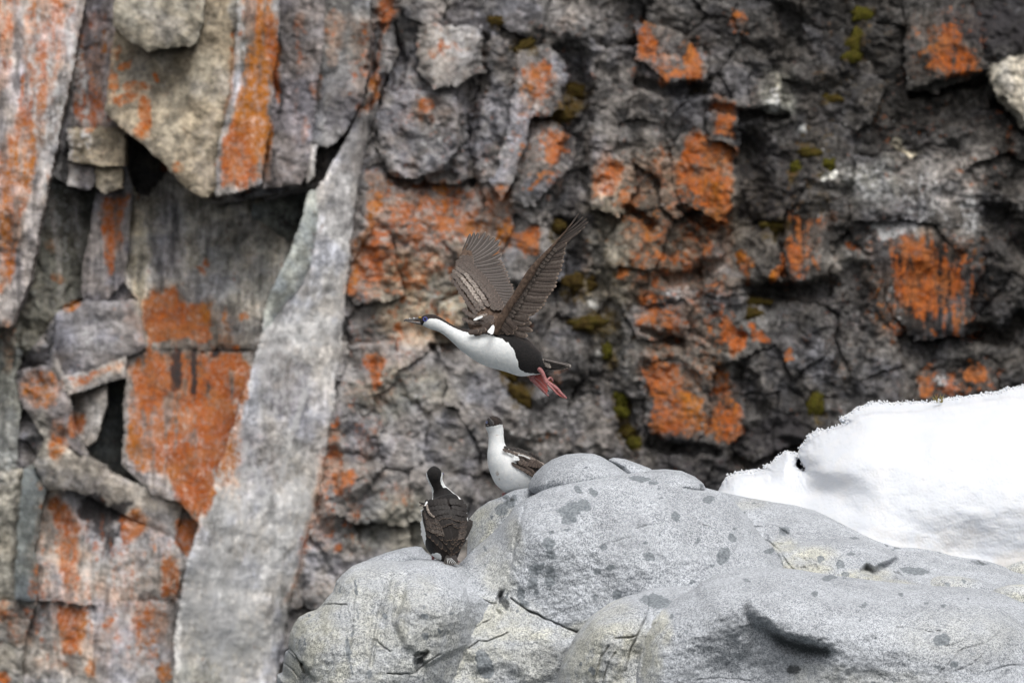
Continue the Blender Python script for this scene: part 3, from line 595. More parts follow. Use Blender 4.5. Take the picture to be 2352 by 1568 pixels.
NLEFT = 33
def build_cliff():
    ua = axis(-20, 2372, 3.0, -2600, 5000, -620, 2960); va = axis(-20, 1590, 3.0, -3600, 1950, -460, 1730)
    NU, NV = len(ua), len(va)
    U, V = np.meshgrid(ua, va)                                  # nodes
    # ragged block edges
    wu = 9 * fbm(U / 60, V / 60, 3, 3) + 4.5 * fbm(U / 13, V / 13, 3, 5)
    wv = 9 * fbm(U / 60, V / 60, 3, 11) + 4.5 * fbm(U / 13, V / 13, 3, 9)
    uc = (ua[:-1] + ua[1:]) / 2; vc = (va[:-1] + va[1:]) / 2
    Uc, Vc = np.meshgrid(uc, vc)
    wuc = (wu[:-1, :-1] + wu[1:, 1:]) / 2; wvc = (wv[:-1, :-1] + wv[1:, 1:]) / 2
    cell = np.full(Uc.shape, -1, np.int64)
    # blocks of the broken face
    ang = math.radians(-9)
    bu = Uc + 1.3 * wuc; bv = Vc + 1.3 * wvc
    ru = (bu * math.cos(ang) - bv * math.sin(ang)) / 112.0; rv = (bu * math.sin(ang) + bv * math.cos(ang)) / 128.0
    f1, f2, cx, cy, ox, oy = worley(ru, rv, 41)
    key = cx * 100003 + cy
    fine = (Uc > -330) & (Uc < 2660) & (Vc > -240) & (Vc < 1200 + 300 * (Uc < 1000))
    uniq, inv = np.unique(key, return_inverse=True); inv = inv.reshape(Uc.shape)
    cnt_all = np.bincount(inv.ravel(), minlength=len(uniq)); cnt_in = np.bincount(inv[fine].ravel(), minlength=len(uniq))
    good = (cnt_in > 60) & (cnt_in > 0.9 * cnt_all)
    bid = np.where(good[inv], inv + 1000, -1)
    NS = len(SLABS)
    cell = bid.copy()
    wk = 0.7 + 1.1 * sstep(820, 1000, Uc)
    pu = Uc + wuc * wk; pv = Vc + wvc * wk
    for k in range(NS - 1, -1, -1):                              # earlier entries lie on top
        poly = SLABS[k][0]
        xs = [p[0] for p in poly]; ys = [p[1] for p in poly]
        m = (Uc > min(xs) - 25) & (Uc < max(xs) + 25) & (Vc > min(ys) - 25) & (Vc < max(ys) + 25)
        idx = np.where(m)
        ins = inside(pu[idx], pv[idx], poly)
        cell[idx[0][ins], idx[1][ins]] = k
    # node fields --------------------------------------------------
    X = U - 1176; 
    macro = 0.22 * fbm(U / 620, V / 620, 3, 21) + (V - 784) * 0.00042 + 0.05 * fbm(U / 190, V / 150, 3, 25)
    for pts, w, d in GULLIES:
        xs = [p[0] for p in pts]; ys = [p[1] for p in pts]
        m = (U > min(xs) - 4 * w) & (U < max(xs) + 4 * w) & (V > min(ys) - 4 * w) & (V < max(ys) + 4 * w)
        dd, _, _ = seg_dist(U[m] + 1.8 * wu[m], V[m] + 1.8 * wv[m], pts)
        macro[m] -= 0.42 * d * (1 - sstep(0.25 * w, 1.5 * w, dd))
    def chips(sx, sy, a, seed):
        """piecewise flat relief: random heights on a warped triangle lattice"""
        c, s_ = math.cos(math.radians(a)), math.sin(math.radians(a))
        x = U + 1.6 * wu + 0.25 * sx * fbm(U / (2.2 * sx), V / (2.2 * sx), 3, seed + 2); y = V + 1.6 * wv + 0.25 * sy * fbm(U / (2.2 * sx), V / (2.2 * sx), 3, seed + 3)
        p = (x * c - y * s_) / sx; q = (x * s_ + y * c) / sy
        q0 = np.floor(q).astype(np.int64)
        p = p + 0.5 * (q0 & 1) * 0
        p0 = np.floor(p).astype(np.int64); fx = p - p0; fy = q - q0
        H = lambda i, j: h2(p0 + i, q0 + j, seed) - .5
        flip = h2(p0, q0, seed + 9) > .5
        h00, h10, h01, h11 = H(0, 0), H(1, 0), H(0, 1), H(1, 1)
        t1 = np.where(fx > fy, h00 + (h10 - h00) * fx + (h11 - h10) * fy, h00 + (h11 - h01) * fx + (h01 - h00) * fy)
        t2 = np.where(fx + fy < 1, h00 + (h10 - h00) * fx + (h01 - h00) * fy, h11 + (h01 - h11) * (1 - fx) + (h10 - h11) * (1 - fy))
        return np.where(flip, t1, t2)
    fa = 0.105 * chips(64, 84, -14, 61) + 0.062 * chips(27, 36, 16, 67)
    fb = 0.024 * chips(14, 11, 8, 71) + 0.012 * chips(6.5, 6, -20, 73)
    # thin broken ledges of the right-hand face, dipping gently to the right
    led = (V - 0.16 * U + 30 * fbm(U / 120, V / 60, 3, 81) + 2 * wv) / 30.0
    lf = led - np.floor(led)
    lamp = np.clip(fbm(U / 90, V / 40, 3, 83) * 1.6 + .1, 0, 1)
    fb = fb + 0.026 * sstep(860, 1150, U) * lamp * (lf ** 1.5 - .4 - 1.0 * sstep(.9, 1.0, lf) * lf)
    fl = 0.016 * fbm(U / 40, V / 40, 5, 31, 0.55) 
    fs = 0.006 * fbm(U / 9, V / 9, 3, 33)
    lean = (U + 0.18 * V)
    strk = 0.020 * fbm(lean / 16, V / 220, 4, 35)
    # coverings
    lich = np.zeros(U.shape)
    qk = sstep(700, 900, U)
    qu = U + 1.3 * wu + (10 + 24 * qk) * fbm(U / 70, V / 90, 3, 91); qv = V + 1.3 * wv + (14 + 24 * qk) * fbm(U / 70, V / 90, 3, 93)
    for poly, s in LP:
        xs = [p[0] for p in poly]; ys = [p[1] for p in poly]
        m = (U > min(xs) - 40) & (U < max(xs) + 40) & (V > min(ys) - 40) & (V < max(ys) + 40)
        ins = inside(qu[m], qv[m], poly)
        d, _, _ = seg_dist(qu[m], qv[m], poly, True)
        sd = np.where(ins, d, -d)
        soft = 20 if s > .45 else 60
        lich[m] = np.maximum(lich[m], s * sstep(-soft * .5, soft, sd))
    lich = np.maximum(lich, blobs(qu, qv, LE))
    lich = np.maximum(lich, 0.10)
    dark = blobs(qu, qv, DK)
    white = np.maximum(blobs(qu, qv, WH), 0.16)
    moss = np.maximum(blobs(qu, qv, MS), blobs(qu, qv, [(a, b + .4 * r2, r1 * 1.5, r2 * 1.7, tl, .55) for a, b, r1, r2, tl, g, _ in MOSS]))
    tpm = [(blobs(qu, qv, [(u_, v_, a_, b_, t_, s_)]).ravel(), np.array(c_)) for (u_, v_, a_, b_, t_, c_, s_) in TP]
    tpl = [(blobs(qu, qv, [(u_, v_, a_, b_, t_, s_)]).ravel(), np.array(c_)) for (u_, v_, a_, b_, t_, c_, s_) in TPL]
    right = sstep(860, 1320, U + 60 * fbm(U / 150, V / 150, 3, 77))
    far = sstep(1280, 1900, U)
    # pieces -------------------------------------------------------
    vid = np.arange(NU * NV).reshape(NV, NU)
    quads = np.stack([vid[:-1, :-1], vid[1:, :-1], vid[1:, 1:], vid[:-1, 1:]], -1)
    # node edge distance
    cpad = np.pad(cell, 1, mode='edge')
    a, b, c, d = cpad[:-1, :-1], cpad[1:, :-1], cpad[:-1, 1:], cpad[1:, 1:]
    edge = ~((a == b) & (a == c) & (a == d))
    ed = np.where(edge, 0.0, 99.0)
    for _ in range(12):
        e = np.pad(ed, 1, mode='edge')
        ed = np.minimum.reduce([ed, e[:-2, 1:-1] + 1, e[2:, 1:-1] + 1, e[1:-1, :-2] + 1, e[1:-1, 2:] + 1,
                                e[:-2, :-2] + 1.41, e[2:, 2:] + 1.41, e[:-2, 2:] + 1.41, e[2:, :-2] + 1.41])
    bev = np.exp(-(ed / 1.6) ** 2)
    bev2 = np.exp(-(ed / 5.0) ** 2)
    Uf, Vf = U.ravel(), V.ravel()
    flat = lambda q: q.ravel()
    F = dict(macro=flat(macro), fa=flat(fa), fb=flat(fb), fl=flat(fl), fs=flat(fs), strk=flat(strk), bev=flat(bev), bev2=flat(bev2), right=flat(right), far=flat(far))
    cov = np.stack([flat(lich), flat(moss), flat(white)], 1); dk = flat(dark)
    cf = cell.ravel(); qf = quads.reshape(-1, 4)
    order = np.argsort(cf, kind='stable'); cs = cf[order]
    ids, starts = np.unique(cs, return_index=True)
    ends = np.append(starts[1:], len(cs))
    cliff = None
    rng = np.random.RandomState(11)
    LR = {k: .30 for k in range(NS) if SLABS[k][2] == .36 and SLABS[k][3] == -1.05}
    todo = sorted(zip(ids, starts, ends), key=lambda t: t[0])
    yfield = np.full(NU * NV, YC)
    for pid, st, en in todo:
        fq = qf[order[st:en]]
        nodes, invn = np.unique(fq, return_inverse=True); fq = invn.reshape(-1, 4)
        u, v = Uf[nodes], Vf[nodes]
        uc0, vc0 = u.mean(), v.mean()
        R = F['right'][nodes]; FR = F['far'][nodes]
        if 0 <= pid < NS:
            _, tint, off, sx, sz, rough, stk = SLABS[pid]
            ctr = off
            plane = off + (u - uc0) * DM * sx + (v - vc0) * DM * sz
            tint = 0.80 * np.array(tint)[None, :] * (1 - .34 * F['far'][nodes] * (uc0 > 1300) * (np.mean(tint) < .4))[:, None]
            br = 0.9
            if pid >= NLEFT and tint.mean() > .08 and tint.mean() < .2:
                tint = base_tint(R, FR) * 1.12; plane = plane - .45 * (off - .04)
        else:
            if pid < 0:
                off, sx, sz = 0.0, 0.0, 0.0
            else:
                off = 0.05 + 0.028 * rng.randn(); sx = 0.13 * rng.randn(); sz = 0.08 + 0.15 * rng.randn()
                off = max(-.2, min(.3, off)); sx = max(-.5, min(.5, sx)); sz = max(-.35, min(.7, sz))
            rough, stk = 1.0, 0.15
            plane = off + (u - uc0) * DM * sx + (v - vc0) * DM * sz
            k = 0.85 + 0.3 * rng.rand()
            tint = base_tint(R, FR) * k
            br = 1.0
        rr = rough
        dep = F['macro'][nodes] * (0.75 if 0 <= pid < NS else 1.0) + plane + rr * (F['fa'][nodes] + F['fb'][nodes]) \
            + (0.10 + 0.90 * rr) * F['fl'][nodes] + (0.25 + 0.75 * rr) * F['fs'][nodes] + stk * F['strk'][nodes] - br * (0.010 * F['bev'][nodes] + 0.008 * F['bev2'][nodes])
        if pid < 0:
            dep = dep - 0.05
        y = YC - dep
        yfield[nodes] = np.minimum(np.where(yfield[nodes] == YC, 99, yfield[nodes]), y)
        P = np.stack([(u - 1176) * DM, y, CAMZ + (784 - v) * DM], 1)
        if True:
            for mk, c_ in (tpl if (0 <= pid < NS and uc0 < 860) else tpm):
                mm = mk[nodes]
                if mm.max() > 0: tint = tint * (1 - mm[:, None]) + 0.72 * c_[None] * mm[:, None]
        at_tint = tint; at_cov = cov[nodes].copy(); at_dk = dk[nodes].copy()
        if not (0 <= pid < NS):
            at_dk = np.maximum(at_dk, 0.10 + 0.16 * FR)
        stv = np.full(len(u), stk)
        # skirt going back into the rock
        if pid >= 0:
            e = np.concatenate([fq[:, [0, 1]], fq[:, [1, 2]], fq[:, [2, 3]], fq[:, [3, 0]]])
            ek = np.sort(e, 1); kk = ek[:, 0].astype(np.int64) * 10000000 + ek[:, 1]
            _, fi, cn = np.unique(kk, return_index=True, return_counts=True)
            be = e[fi[cn == 1]]
            bn, binv = np.unique(be, return_inverse=True); binv = binv.reshape(-1, 2)
            n0 = len(P); nb = len(bn)
            P1 = P[bn]; P2 = P[bn].copy(); P2[:, 1] = np.maximum(P2[:, 1] + 0.25, YC + 0.75)
            P = np.concatenate([P, P1, P2])
            sk = np.stack([n0 + binv[:, 1], n0 + binv[:, 0], n0 + nb + binv[:, 0], n0 + nb + binv[:, 1]], 1)
            fq = np.concatenate([fq, sk])
            ext = lambda q, f=1.0: np.concatenate([q, q[bn] * f, q[bn] * f])
            at_tint, at_cov, at_dk, stv = ext(at_tint), ext(at_cov, 0.6), ext(at_dk), ext(stv)
        nm = 'cliff' if pid < 0 else ('rock_slab' if pid < NS else 'rock_block')
        o = make_mesh(nm, P, fq, M_CLIFF, cliff, dict(tint=at_tint, cover=at_cov, dark=at_dk, streak=stv, rough=np.clip(.15 + .85 * np.maximum(np.concatenate([F['right'][nodes], np.ones(len(stv) - len(nodes))]), LR.get(pid, .3)), 0, 1)))
        if pid < 0:
            cliff = tag(o, kind='structure')
    return cliff, yfield.reshape(NV, NU), ua, va

CLIFF, CY, CUA, CVA = build_cliff()
def cliff_y(u, v):
    i = int(np.clip(np.searchsorted(CUA, u), 2, len(CUA) - 3)); j = int(np.clip(np.searchsorted(CVA, v), 2, len(CVA) - 3))
    return float(np.min(CY[j - 2:j + 3, i - 2:i + 3]))
# ------------------------------------------------------------------ foreground granite
c7 = lambda *pts: [(602.9 + x * .37842, 1033.6 + y * .37842) for x, y in pts]
c8 = lambda *pts: [(1462.0 + x * .37842, 1033.6 + y * .37842) for x, y in pts]
def el(conv, lst):
    """inclusions given as (x, y, rx, ry, tilt)"""
    return [(conv((x, y))[0][0], conv((x, y))[0][1], rx * .37842, ry * .37842, tl, .62 + .45 * ((x * 7 + y * 13) % 10) / 10.0) for (x, y, rx, ry, tl) in lst]

def tps(ctrl):
    P = np.array([(a, b) for a, b, _ in ctrl], float) / 300.0; h = np.array([c for _, _, c in ctrl], float)
    n = len(P)
    r2 = ((P[:, None] - P[None]) ** 2).sum(-1)
    Km = np.where(r2 > 0, 0.5 * r2 * np.log(r2 + 1e-12), 0) + np.eye(n) * 0.02
    A = np.zeros((n + 3, n + 3)); A[:n, :n] = Km; A[:n, n] = 1; A[:n, n + 1:] = P; A[n, :n] = 1; A[n + 1:, :n] = P.T
    w = np.linalg.solve(A, np.concatenate([h, np.zeros(3)]))
    def f(u, v):
        u = u / 300.0; v = v / 300.0
        o = w[n] + w[n + 1] * u + w[n + 2] * v
        for k in range(n):
            d = (u - P[k, 0]) ** 2 + (v - P[k, 1]) ** 2
            o = o + w[k] * 0.5 * d * np.log(d + 1e-12)
        return o
    return f

def lobe(name, outline, Y, ctrl, rim=90, rimd=0.16, cracks=(), incl=(), warm=(), stain_shade=(), steps=(), step=2.0, mat=None, parent=None,
         rough=1.0, thick=0.9, jag=0.0, seed=0, extra=None, loc=None, dirt_shade=None, smooth_n=None, free=None, flute=0.0, stain_shade_fn=None):
    """a solid whose front is a relief over a traced outline, rounded over at the rim, going back `thick` metres"""
    m_ = K * Y / 2352.0
    if smooth_n: outline = [tuple(p) for p in catmull(outline, smooth_n, True)]
    xs = [p[0] for p in outline]; ys = [p[1] for p in outline]
    ua = np.arange(min(xs) - 2 * step, max(xs) + 3 * step, step); va = np.arange(min(ys) - 2 * step, max(ys) + 3 * step, step)
    U, V = np.meshgrid(ua, va); sh = U.shape
    if jag:
        ju = jag * (fbm(U / 16, V / 16, 5, seed + 1, .72)); jv = jag * (fbm(U / 16, V / 16, 5, seed + 2, .72))
    else:
        ju = jv = 0 * U
    ins = inside(U + ju, V + jv, outline)
    d, bx, by = seg_dist(U + ju, V + jv, outline, True)
    # cells with any inside corner
    c = ins[:-1, :-1] | ins[1:, :-1] | ins[:-1, 1:] | ins[1:, 1:]
    vid = np.arange(U.size).reshape(sh)
    q = np.stack([vid[:-1, :-1], vid[1:, :-1], vid[1:, 1:], vid[:-1, 1:]], -1)[c]
    nodes, inv = np.unique(q, return_inverse=True); q = inv.reshape(-1, 4)
    u, v, i_, d_, bx, by, ju, jv = [a.ravel()[nodes] for a in (U, V, ins, d, bx, by, ju, jv)]
    u = np.where(i_, u, bx - ju); v = np.where(i_, v, by - jv); d_ = np.where(i_, d_, 0.0)
    h = tps(ctrl)(u, v) if len(ctrl) > 2 else np.full(u.shape, ctrl[0][2])
    wob = 6 * fbm(u / 50, v / 50, 3, seed + 5)
    dr = d_ if free is None else seg_dist(u + ju, v + jv, outline[free[0]:free[1]])[0]
    t = np.clip(dr / rim, 0, 1)
    h = h - rimd * (1 - np.sqrt(np.maximum(0, 1 - (1 - t) ** 2)))
    for poly, dh, wd in steps:                                   # raised (or sunken) plates with soft edges
        ii = inside(u + wob, v - wob, poly); dd, _, _ = seg_dist(u + wob, v - wob, poly, True)
        h = h + dh * sstep(-wd, wd, np.where(ii, dd, -dd))
    h = h + rough * (0.030 * fbm(u / 120, v / 90, 4, seed + 7) + 0.010 * fbm(u / 26, v / 22, 4, seed + 8, .6) + 0.0022 * fbm(u / 5, v / 5, 3, seed + 9))
    dark = np.zeros(u.shape)
    for pts, wd, dp in cracks:
        wd = 0.55 * wd if wd < 4.5 else 0.8 * wd; dp = 0.5 * dp
        dd, _, _ = seg_dist(u + 2.5 * fbm(u / 18, v / 18, 3, seed + 3), v + 2.5 * fbm(u / 18, v / 18, 3, seed + 4), pts)
        k = 0.6 + 0.8 * np.clip(fbm(u / 40, v / 40, 2, seed + 6) + .5, 0, 1)
        h = h - dp * k * np.exp(-(dd / wd) ** 2)
        dark = np.maximum(dark, np.where(dp > 0, 0.55 * k * np.exp(-(dd / (0.55 * wd)) ** 2) * (0.9 if wd < 2.6 else 0.35), 0))
    if extra is not None:
        h = h + extra(u, v)
    if flute:
        h = h + flute * sstep(0, 60, d_) * fbm((u + .10 * v) / 26, v / 170, 4, seed + 12, .55)
    qu = u + 0.6 * wob + 5 * fbm(u / 11, v / 11, 3, seed + 15); qv = v - 0.6 * wob + 5 * fbm(u / 11, v / 11, 3, seed + 16)
    def bl(l): return blobs(qu, qv, l) if len(l) else np.zeros(u.shape)
    rock = np.stack([bl(incl), bl(warm), np.maximum(np.maximum(bl(stain_shade), dark), 0 if stain_shade_fn is None else stain_shade_fn(u, v))], 1)
    P = np.stack([(u - 1176) * m_, Y - h, CAMZ + (784 - v) * m_], 1)
    e = np.concatenate([q[:, [0, 1]], q[:, [1, 2]], q[:, [2, 3]], q[:, [3, 0]]])
    ek = np.sort(e, 1); kk = ek[:, 0].astype(np.int64) * 10000000 + ek[:, 1]
    _, fi, cn = np.unique(kk, return_index=True, return_counts=True)
    be = e[fi[cn == 1]]
    bn, binv = np.unique(be, return_inverse=True); binv = binv.reshape(-1, 2)
    n0 = len(P); nb = len(bn)
    ctr = np.array([P[:, 0].mean(), 0, P[:, 2].mean()])
    rings = []; prev = bn
    for kx, (f, sc) in enumerate(((.12, .995), (.4, .97), (.8, .9), (1.0, .78))):
        R = P[bn].copy(); R[:, 1] += thick * f
        R[:, 0] = ctr[0] + (R[:, 0] - ctr[0]) * sc; R[:, 2] = np.minimum(R[:, 2], ctr[2] + (R[:, 2] - ctr[2]) * sc) if True else R[:, 2]
        rings.append(R)
    A = [P] + rings; idx0 = np.full(n0, -1); faces = [q]
    cur = np.zeros(n0, int); 
    lo = bn[binv]                                                # original vertex indices of the edge
    for kx in range(4):
        hi = n0 + kx * nb + binv
        faces.append(np.stack([lo[:, 1], lo[:, 0], hi[:, 0], hi[:, 1]], 1)); lo = hi
    cen = n0 + 4 * nb
    back = np.array([[ctr[0], P[:, 1].mean() + thick * 1.05, ctr[2]]])
    faces.append(np.stack([lo[:, 1], lo[:, 0], np.full(len(lo), cen), np.full(len(lo), cen)], 1)[:0])
    allP = np.concatenate(A)
    F4 = np.concatenate(faces)
    rk = np.concatenate([rock] + [rock[bn] * 0] * 4)
    at = dict(rock=rk) if dirt_shade is None else dict(dirt_shade=np.concatenate([dirt_shade(u, v)] + [np.zeros(nb)] * 4))
    o = make_mesh(name, allP, F4, mat or M_GRAN, parent, at, loc=loc)
    return o, dict(u=u, v=v, y=Y - h, Y=Y)

# --- main dome: the outcrop itself
B_OUT = c7((1205,680),(1290,600),(1400,505),(1470,430),(1530,350),(1600,300),(1700,250),(1800,215),(1950,180),(2100,163),(2250,145),(2352,130)) + \
    c8((60,140),(150,150),(300,190),(430,243),(540,268),(600,310),(640,360),(700,430),(760,520),(840,600),(880,660),(930,715),(960,790),(900,900),(500,1100),(300,1250)) + \
    [(1470,1568),(1460,1640),(1000,1640),(1000,1568)] + c7((1020,1000),(1060,860),(1130,760),(1170,720))
B_CTRL = [(1060,1295,-0.100),(1135,1230,-0.120),(1180,1200,0.020),(1200,1160,-0.050),(1300,1112,-0.100),(1450,1090,-0.160),(1600,1125,-0.200),(1700,1180,-0.220),(1790,1270,-0.160),
          (1250,1200,0.112),(1400,1180,0.112),(1550,1200,0.070),(1220,1300,0.154),(1400,1300,0.210),(1600,1300,0.154),(1750,1300,0.000),(1190,1260,0.119),(1172,1320,0.119),(1150,1380,0.084),(1130,1290,-0.020),(1100,1340,0.050),
          (1330,1440,0.224),(1250,1415,0.182),(1500,1350,0.224),(1200,1440,0.210),(1150,1440,0.182),(1250,1470,0.252),(1250,1530,0.238),(1100,1460,0.210),(1100,1560,0.252),(1300,1568,0.245),(1450,1560,0.210),(1030,1400,0.140)]
B_CR = [(c7((1590,350),(1560,450),(1530,560),(1510,680),(1470,840),(1420,920),(1415,970)), 5, .035), (c7((1215,810),(1300,880),(1345,905),(1390,930),(1410,925)), 2.6, .05),
        (c7((1510,895),(1600,960),(1720,1015),(1830,1065),(1925,1102)), 3.4, .08), (c7((1490,1100),(1420,1130),(1360,1150),(1310,1150),(1250,1195),(1170,1205),(1080,1230)), 2.4, .05),
        (c7((1415,970),(1380,1020),(1290,1070),(1260,1120),(1250,1190)), 2.2, .03), (c7((1260,770),(1240,860),(1262,1000),(1280,1080)), 1.8, .02),
        (c7((1450,860),(1430,920),(1405,960),(1440,985)), 5, .06), (c8((330,400),(380,450),(440,460),(480,500),(520,530)), 1.8, .02), (c8((0,470),(60,455),(150,440)), 2, .012),
        (c7((1990,600),(2100,560),(2250,520)), 2.5, .008), (c7((1600,590),(1750,620),(1850,560)), 2.5, .008), (c7((1750,1000),(1900,940),(2000,880)), 2.5, .008), (c7((1520,720),(1560,780)), 4, .012)]
B_INC = el(c7, [(1870,360,100,52,15),(1950,335,50,40,-20),(1860,415,50,35,10),(1735,560,42,40,0),(1745,625,34,40,30),(1655,720,50,38,15),(1640,800,38,55,-15),(1565,870,26,50,0),(1740,715,36,30,0),(1742,785,36,36,30),
    (1755,490,14,9,0),(1920,240,40,20,-30),(2010,255,38,20,-30),(2065,585,28,25,0),(2110,705,32,20,10),(2022,880,17,20,0),(2150,865,34,30,0),(2028,730,26,24,0),(2290,175,80,18,-4),(1690,690,26,14,0),(1660,860,20,26,0),
    (1345,1290,52,105,20),(1270,610,10,24,20),(1350,600,8,26,20),(1350,700,9,12,0),(1550,965,12,12,0),(1690,930,14,10,0),(1480,880,16,24,0),(1780,740,12,10,0),(1850,480,22,10,0),(1960,480,14,8,0),(2250,330,12,8,0),(2080,480,9,9,0),(2200,620,16,14,0),(1590,930,40,30,0),(1900,820,18,12,0),(2330,640,25,30,0)]) + \
    el(c8, [(150,290,22,13,0),(240,398,28,33,20),(445,300,38,25,10),(580,535,28,36,15),(525,640,44,56,-30),(815,613,40,18,10),(80,642,32,25,0),(335,790,20,12,0),(450,700,24,12,0),(370,545,20,16,30),(135,508,10,8,0),(20,180,40,14,0),(105,200,30,10,0),(140,240,12,10,0),(50,560,20,12,0),(600,480,20,10,20),(250,600,12,8,0)])
B_WARM = [(1130,1420,110,50,0,.8),(1190,1450,100,20,0,.9),(1100,1520,90,60,0,.9),(1260,1520,120,60,0,.55),(1140,1310,40,80,20,.55),(1300,1450,80,16,20,.6),(1180,1240,24,60,10,.5)]
B_ST = [(1160,1385,10,16,20,.9),(1150,1375,6,12,0,.9),(1188,1225,10,34,8,.55),(1250,1500,34,26,0,.45),(1190,1215,8,30,10,.5),(965,1515,16,14,0,.5)]  # stains, with shade on the ledge block's face and in holes painted in
def b_extra(u, v):
    # right flank turned away along the edge by the inlet
    return 0
ROOT_ROCK, DB = lobe('rock_outcrop', B_OUT, 49.0, B_CTRL, 75, .20, B_CR, B_INC, B_WARM, B_ST,
    steps=[(c7((1250,1210),(1330,1150),(1490,1110),(1560,1085),(1700,1080),(1895,1150),(1850,1230),(1810,1330),(1600,1420),(1560,1330),(1420,1300),(1300,1330)), .03, 16),
           ], seed=100, free=(1, 26), flute=.006)
tag(ROOT_ROCK, kind='structure')

# --- left lobe
A_OUT = [(640,1640),(631,1568),(633,1554),(644.5,1552),(647.6,1525.6),(652,1501),(661.6,1493.4),(659.7,1484),(663.4,1457.5),(673,1434.7),(684,1419.6),(703,1409),(724,1402.6),(737,1391),(748.6,1376),(762,1361),(771,1336),(784.5,1321),(807,1302),(834,1291.5),(875,1286.5),(924.6,1293),(966,1286.5),(1004,1288),(1030.5,1294.7),(1049.5,1299),(1062,1305),(1078,1330),(1100,1370),(1130,1390),(1130,1440),(1085,1480),(1090,1640)]
A_CTRL = [(640,1568,-0.100),(665,1480,-0.020),(690,1420,-0.050),(740,1390,0.000),(790,1320,-0.050),(860,1290,-0.120),(960,1290,-0.140),(1040,1300,-0.120),(740,1480,0.138),(740,1568,0.165),(820,1400,0.088),(820,1500,0.187),(870,1420,0.110),(905,1360,0.055),(935,1340,0.077),(940,1440,0.187),(900,1540,0.220),(1000,1340,0.055),(1020,1420,0.143),(1060,1360,0.020),(1080,1420,-0.040),(1080,1480,-0.060),(980,1540,0.198),(1060,1568,-0.050)]
A_CR = [(c7((880,760),(780,770),(740,870),(710,1000),(680,1170),(660,1300)), 6, .05), (c7((360,945),(430,932),(510,935)), 2.6, .05), (c7((575,790),(555,940),(550,1100),(530,1200)), 3.5, .03),
        (c7((155,1212),(190,1240),(240,1300)), 3.4, .12), (c7((240,1300),(260,1340),(315,1395)), 6, .10), (c7((1080,1230),(980,1290),(930,1340),(840,1350),(760,1345)), 2.4, .05),
        (c7((940,1235),(1000,1220),(960,1270),(930,1340)), 5, .08), (c7((510,935),(530,1000),(545,1080)), 2.0, .02), (c7((870,780),(850,900),(800,1040),(830,1130)), 5, .02), (c7((700,1150),(740,1190),(780,1215)), 4, .03),
        (c7((125,1300),(190,1340),(215,1380)), 3, .04), (c7((1140,690),(1200,740),(1180,760)), 4, .03), (c7((1215,810),(1130,840),(1170,860)), 3, .02)]
A_INC = el(c7, [(525,1200,16,85,8),(568,830,9,58,6),(470,850,10,22,0),(285,1010,9,14,20),(745,1000,14,26,15),(550,1110,10,26,0),(985,945,9,14,0),(990,1120,26,34,20),(985,1000,22,18,0),(580,990,8,40,10),(460,1000,6,24,8),(255,1160,10,30,10),(1075,1090,10,24,10),(1150,985,14,10,0),(990,870,14,8,0),(360,1300,8,14,0),(545,1320,8,34,10),(650,1350,20,30,20),(980,1390,10,26,0),(720,1120,8,16,0),(220,1160,6,16,0),(430,1280,6,12,0)])
A_WARM = [(800,1450,170,150,0,.55),(960,1480,130,120,0,.5),(720,1450,70,90,0,1.0),(720,1550,90,60,0,1.0),(800,1370,40,60,0,.7),(920,1400,30,90,10,.8),(860,1480,30,100,5,.7),(1000,1500,60,80,0,.6),(780,1500,60,80,0,.8),(960,1350,50,30,0,.4)]
lobe('granite_lobe', A_OUT, 48.75, A_CTRL, 60, .20, A_CR, A_INC, A_WARM, [(962,1512,14,12,20,.9),(975,1500,12,8,-30,.9),(811,1450,3,20,5,.5),(702,1545,10,26,-35,.6)],  # darkness of the hole painted in as patches
     steps=[(c7((800,1040),(900,800),(1000,790),(1230,830),(1250,1190),(1000,1290),(860,1160)), .035, 8), (c7((-20,1230),(150,1215),(240,1300),(300,1400),(280,1600),(-20,1600)), -.06, 3)], seed=200, parent=ROOT_ROCK, free=(0, 28), flute=.020)
# its crest behind the bird
lobe('granite_lobe', c7((600,690),(640,667),(740,630),(850,600),(930,590),(965,595),(990,625),(1040,662),(1100,700),(1100,800),(600,800)), 49.35, [(850,1300,0.0)], 26, .10, seed=220, parent=ROOT_ROCK, step=2.5)
# --- lobe between the two birds
E_OUT = c7((1180,760),(1240,640),(1253,420),(1300,365),(1370,315),(1440,290),(1480,268),(1530,245),(1600,233),(1660,240),(1720,300),(1700,420),(1500,600),(1400,760))
lobe('granite_lobe', E_OUT, 49.55, [(1080,1190,-.1),(1120,1200,.06),(1090,1240,.04),(1160,1180,.10),(1230,1130,-.1),(1200,1150,.04),(1150,1240,.1)], 34, .12,
     [(c7((1530,250),(1500,300),(1525,340),(1500,390)), 2.4, .03), (c7((1430,300),(1480,290),(1520,275)), 3, .03)],
     el(c7, [(1455,362,52,44,30),(1500,320,45,38,0),(1480,290,34,18,-20),(1395,400,8,12,0),(1530,290,20,30,0)]), [(1105,1215,40,60,0,1.0),(1140,1170,40,20,0,.7)], [(1176,1146,6,5,0,.9),(1165,1153,5,10,0,.6)], seed=240, parent=ROOT_ROCK)
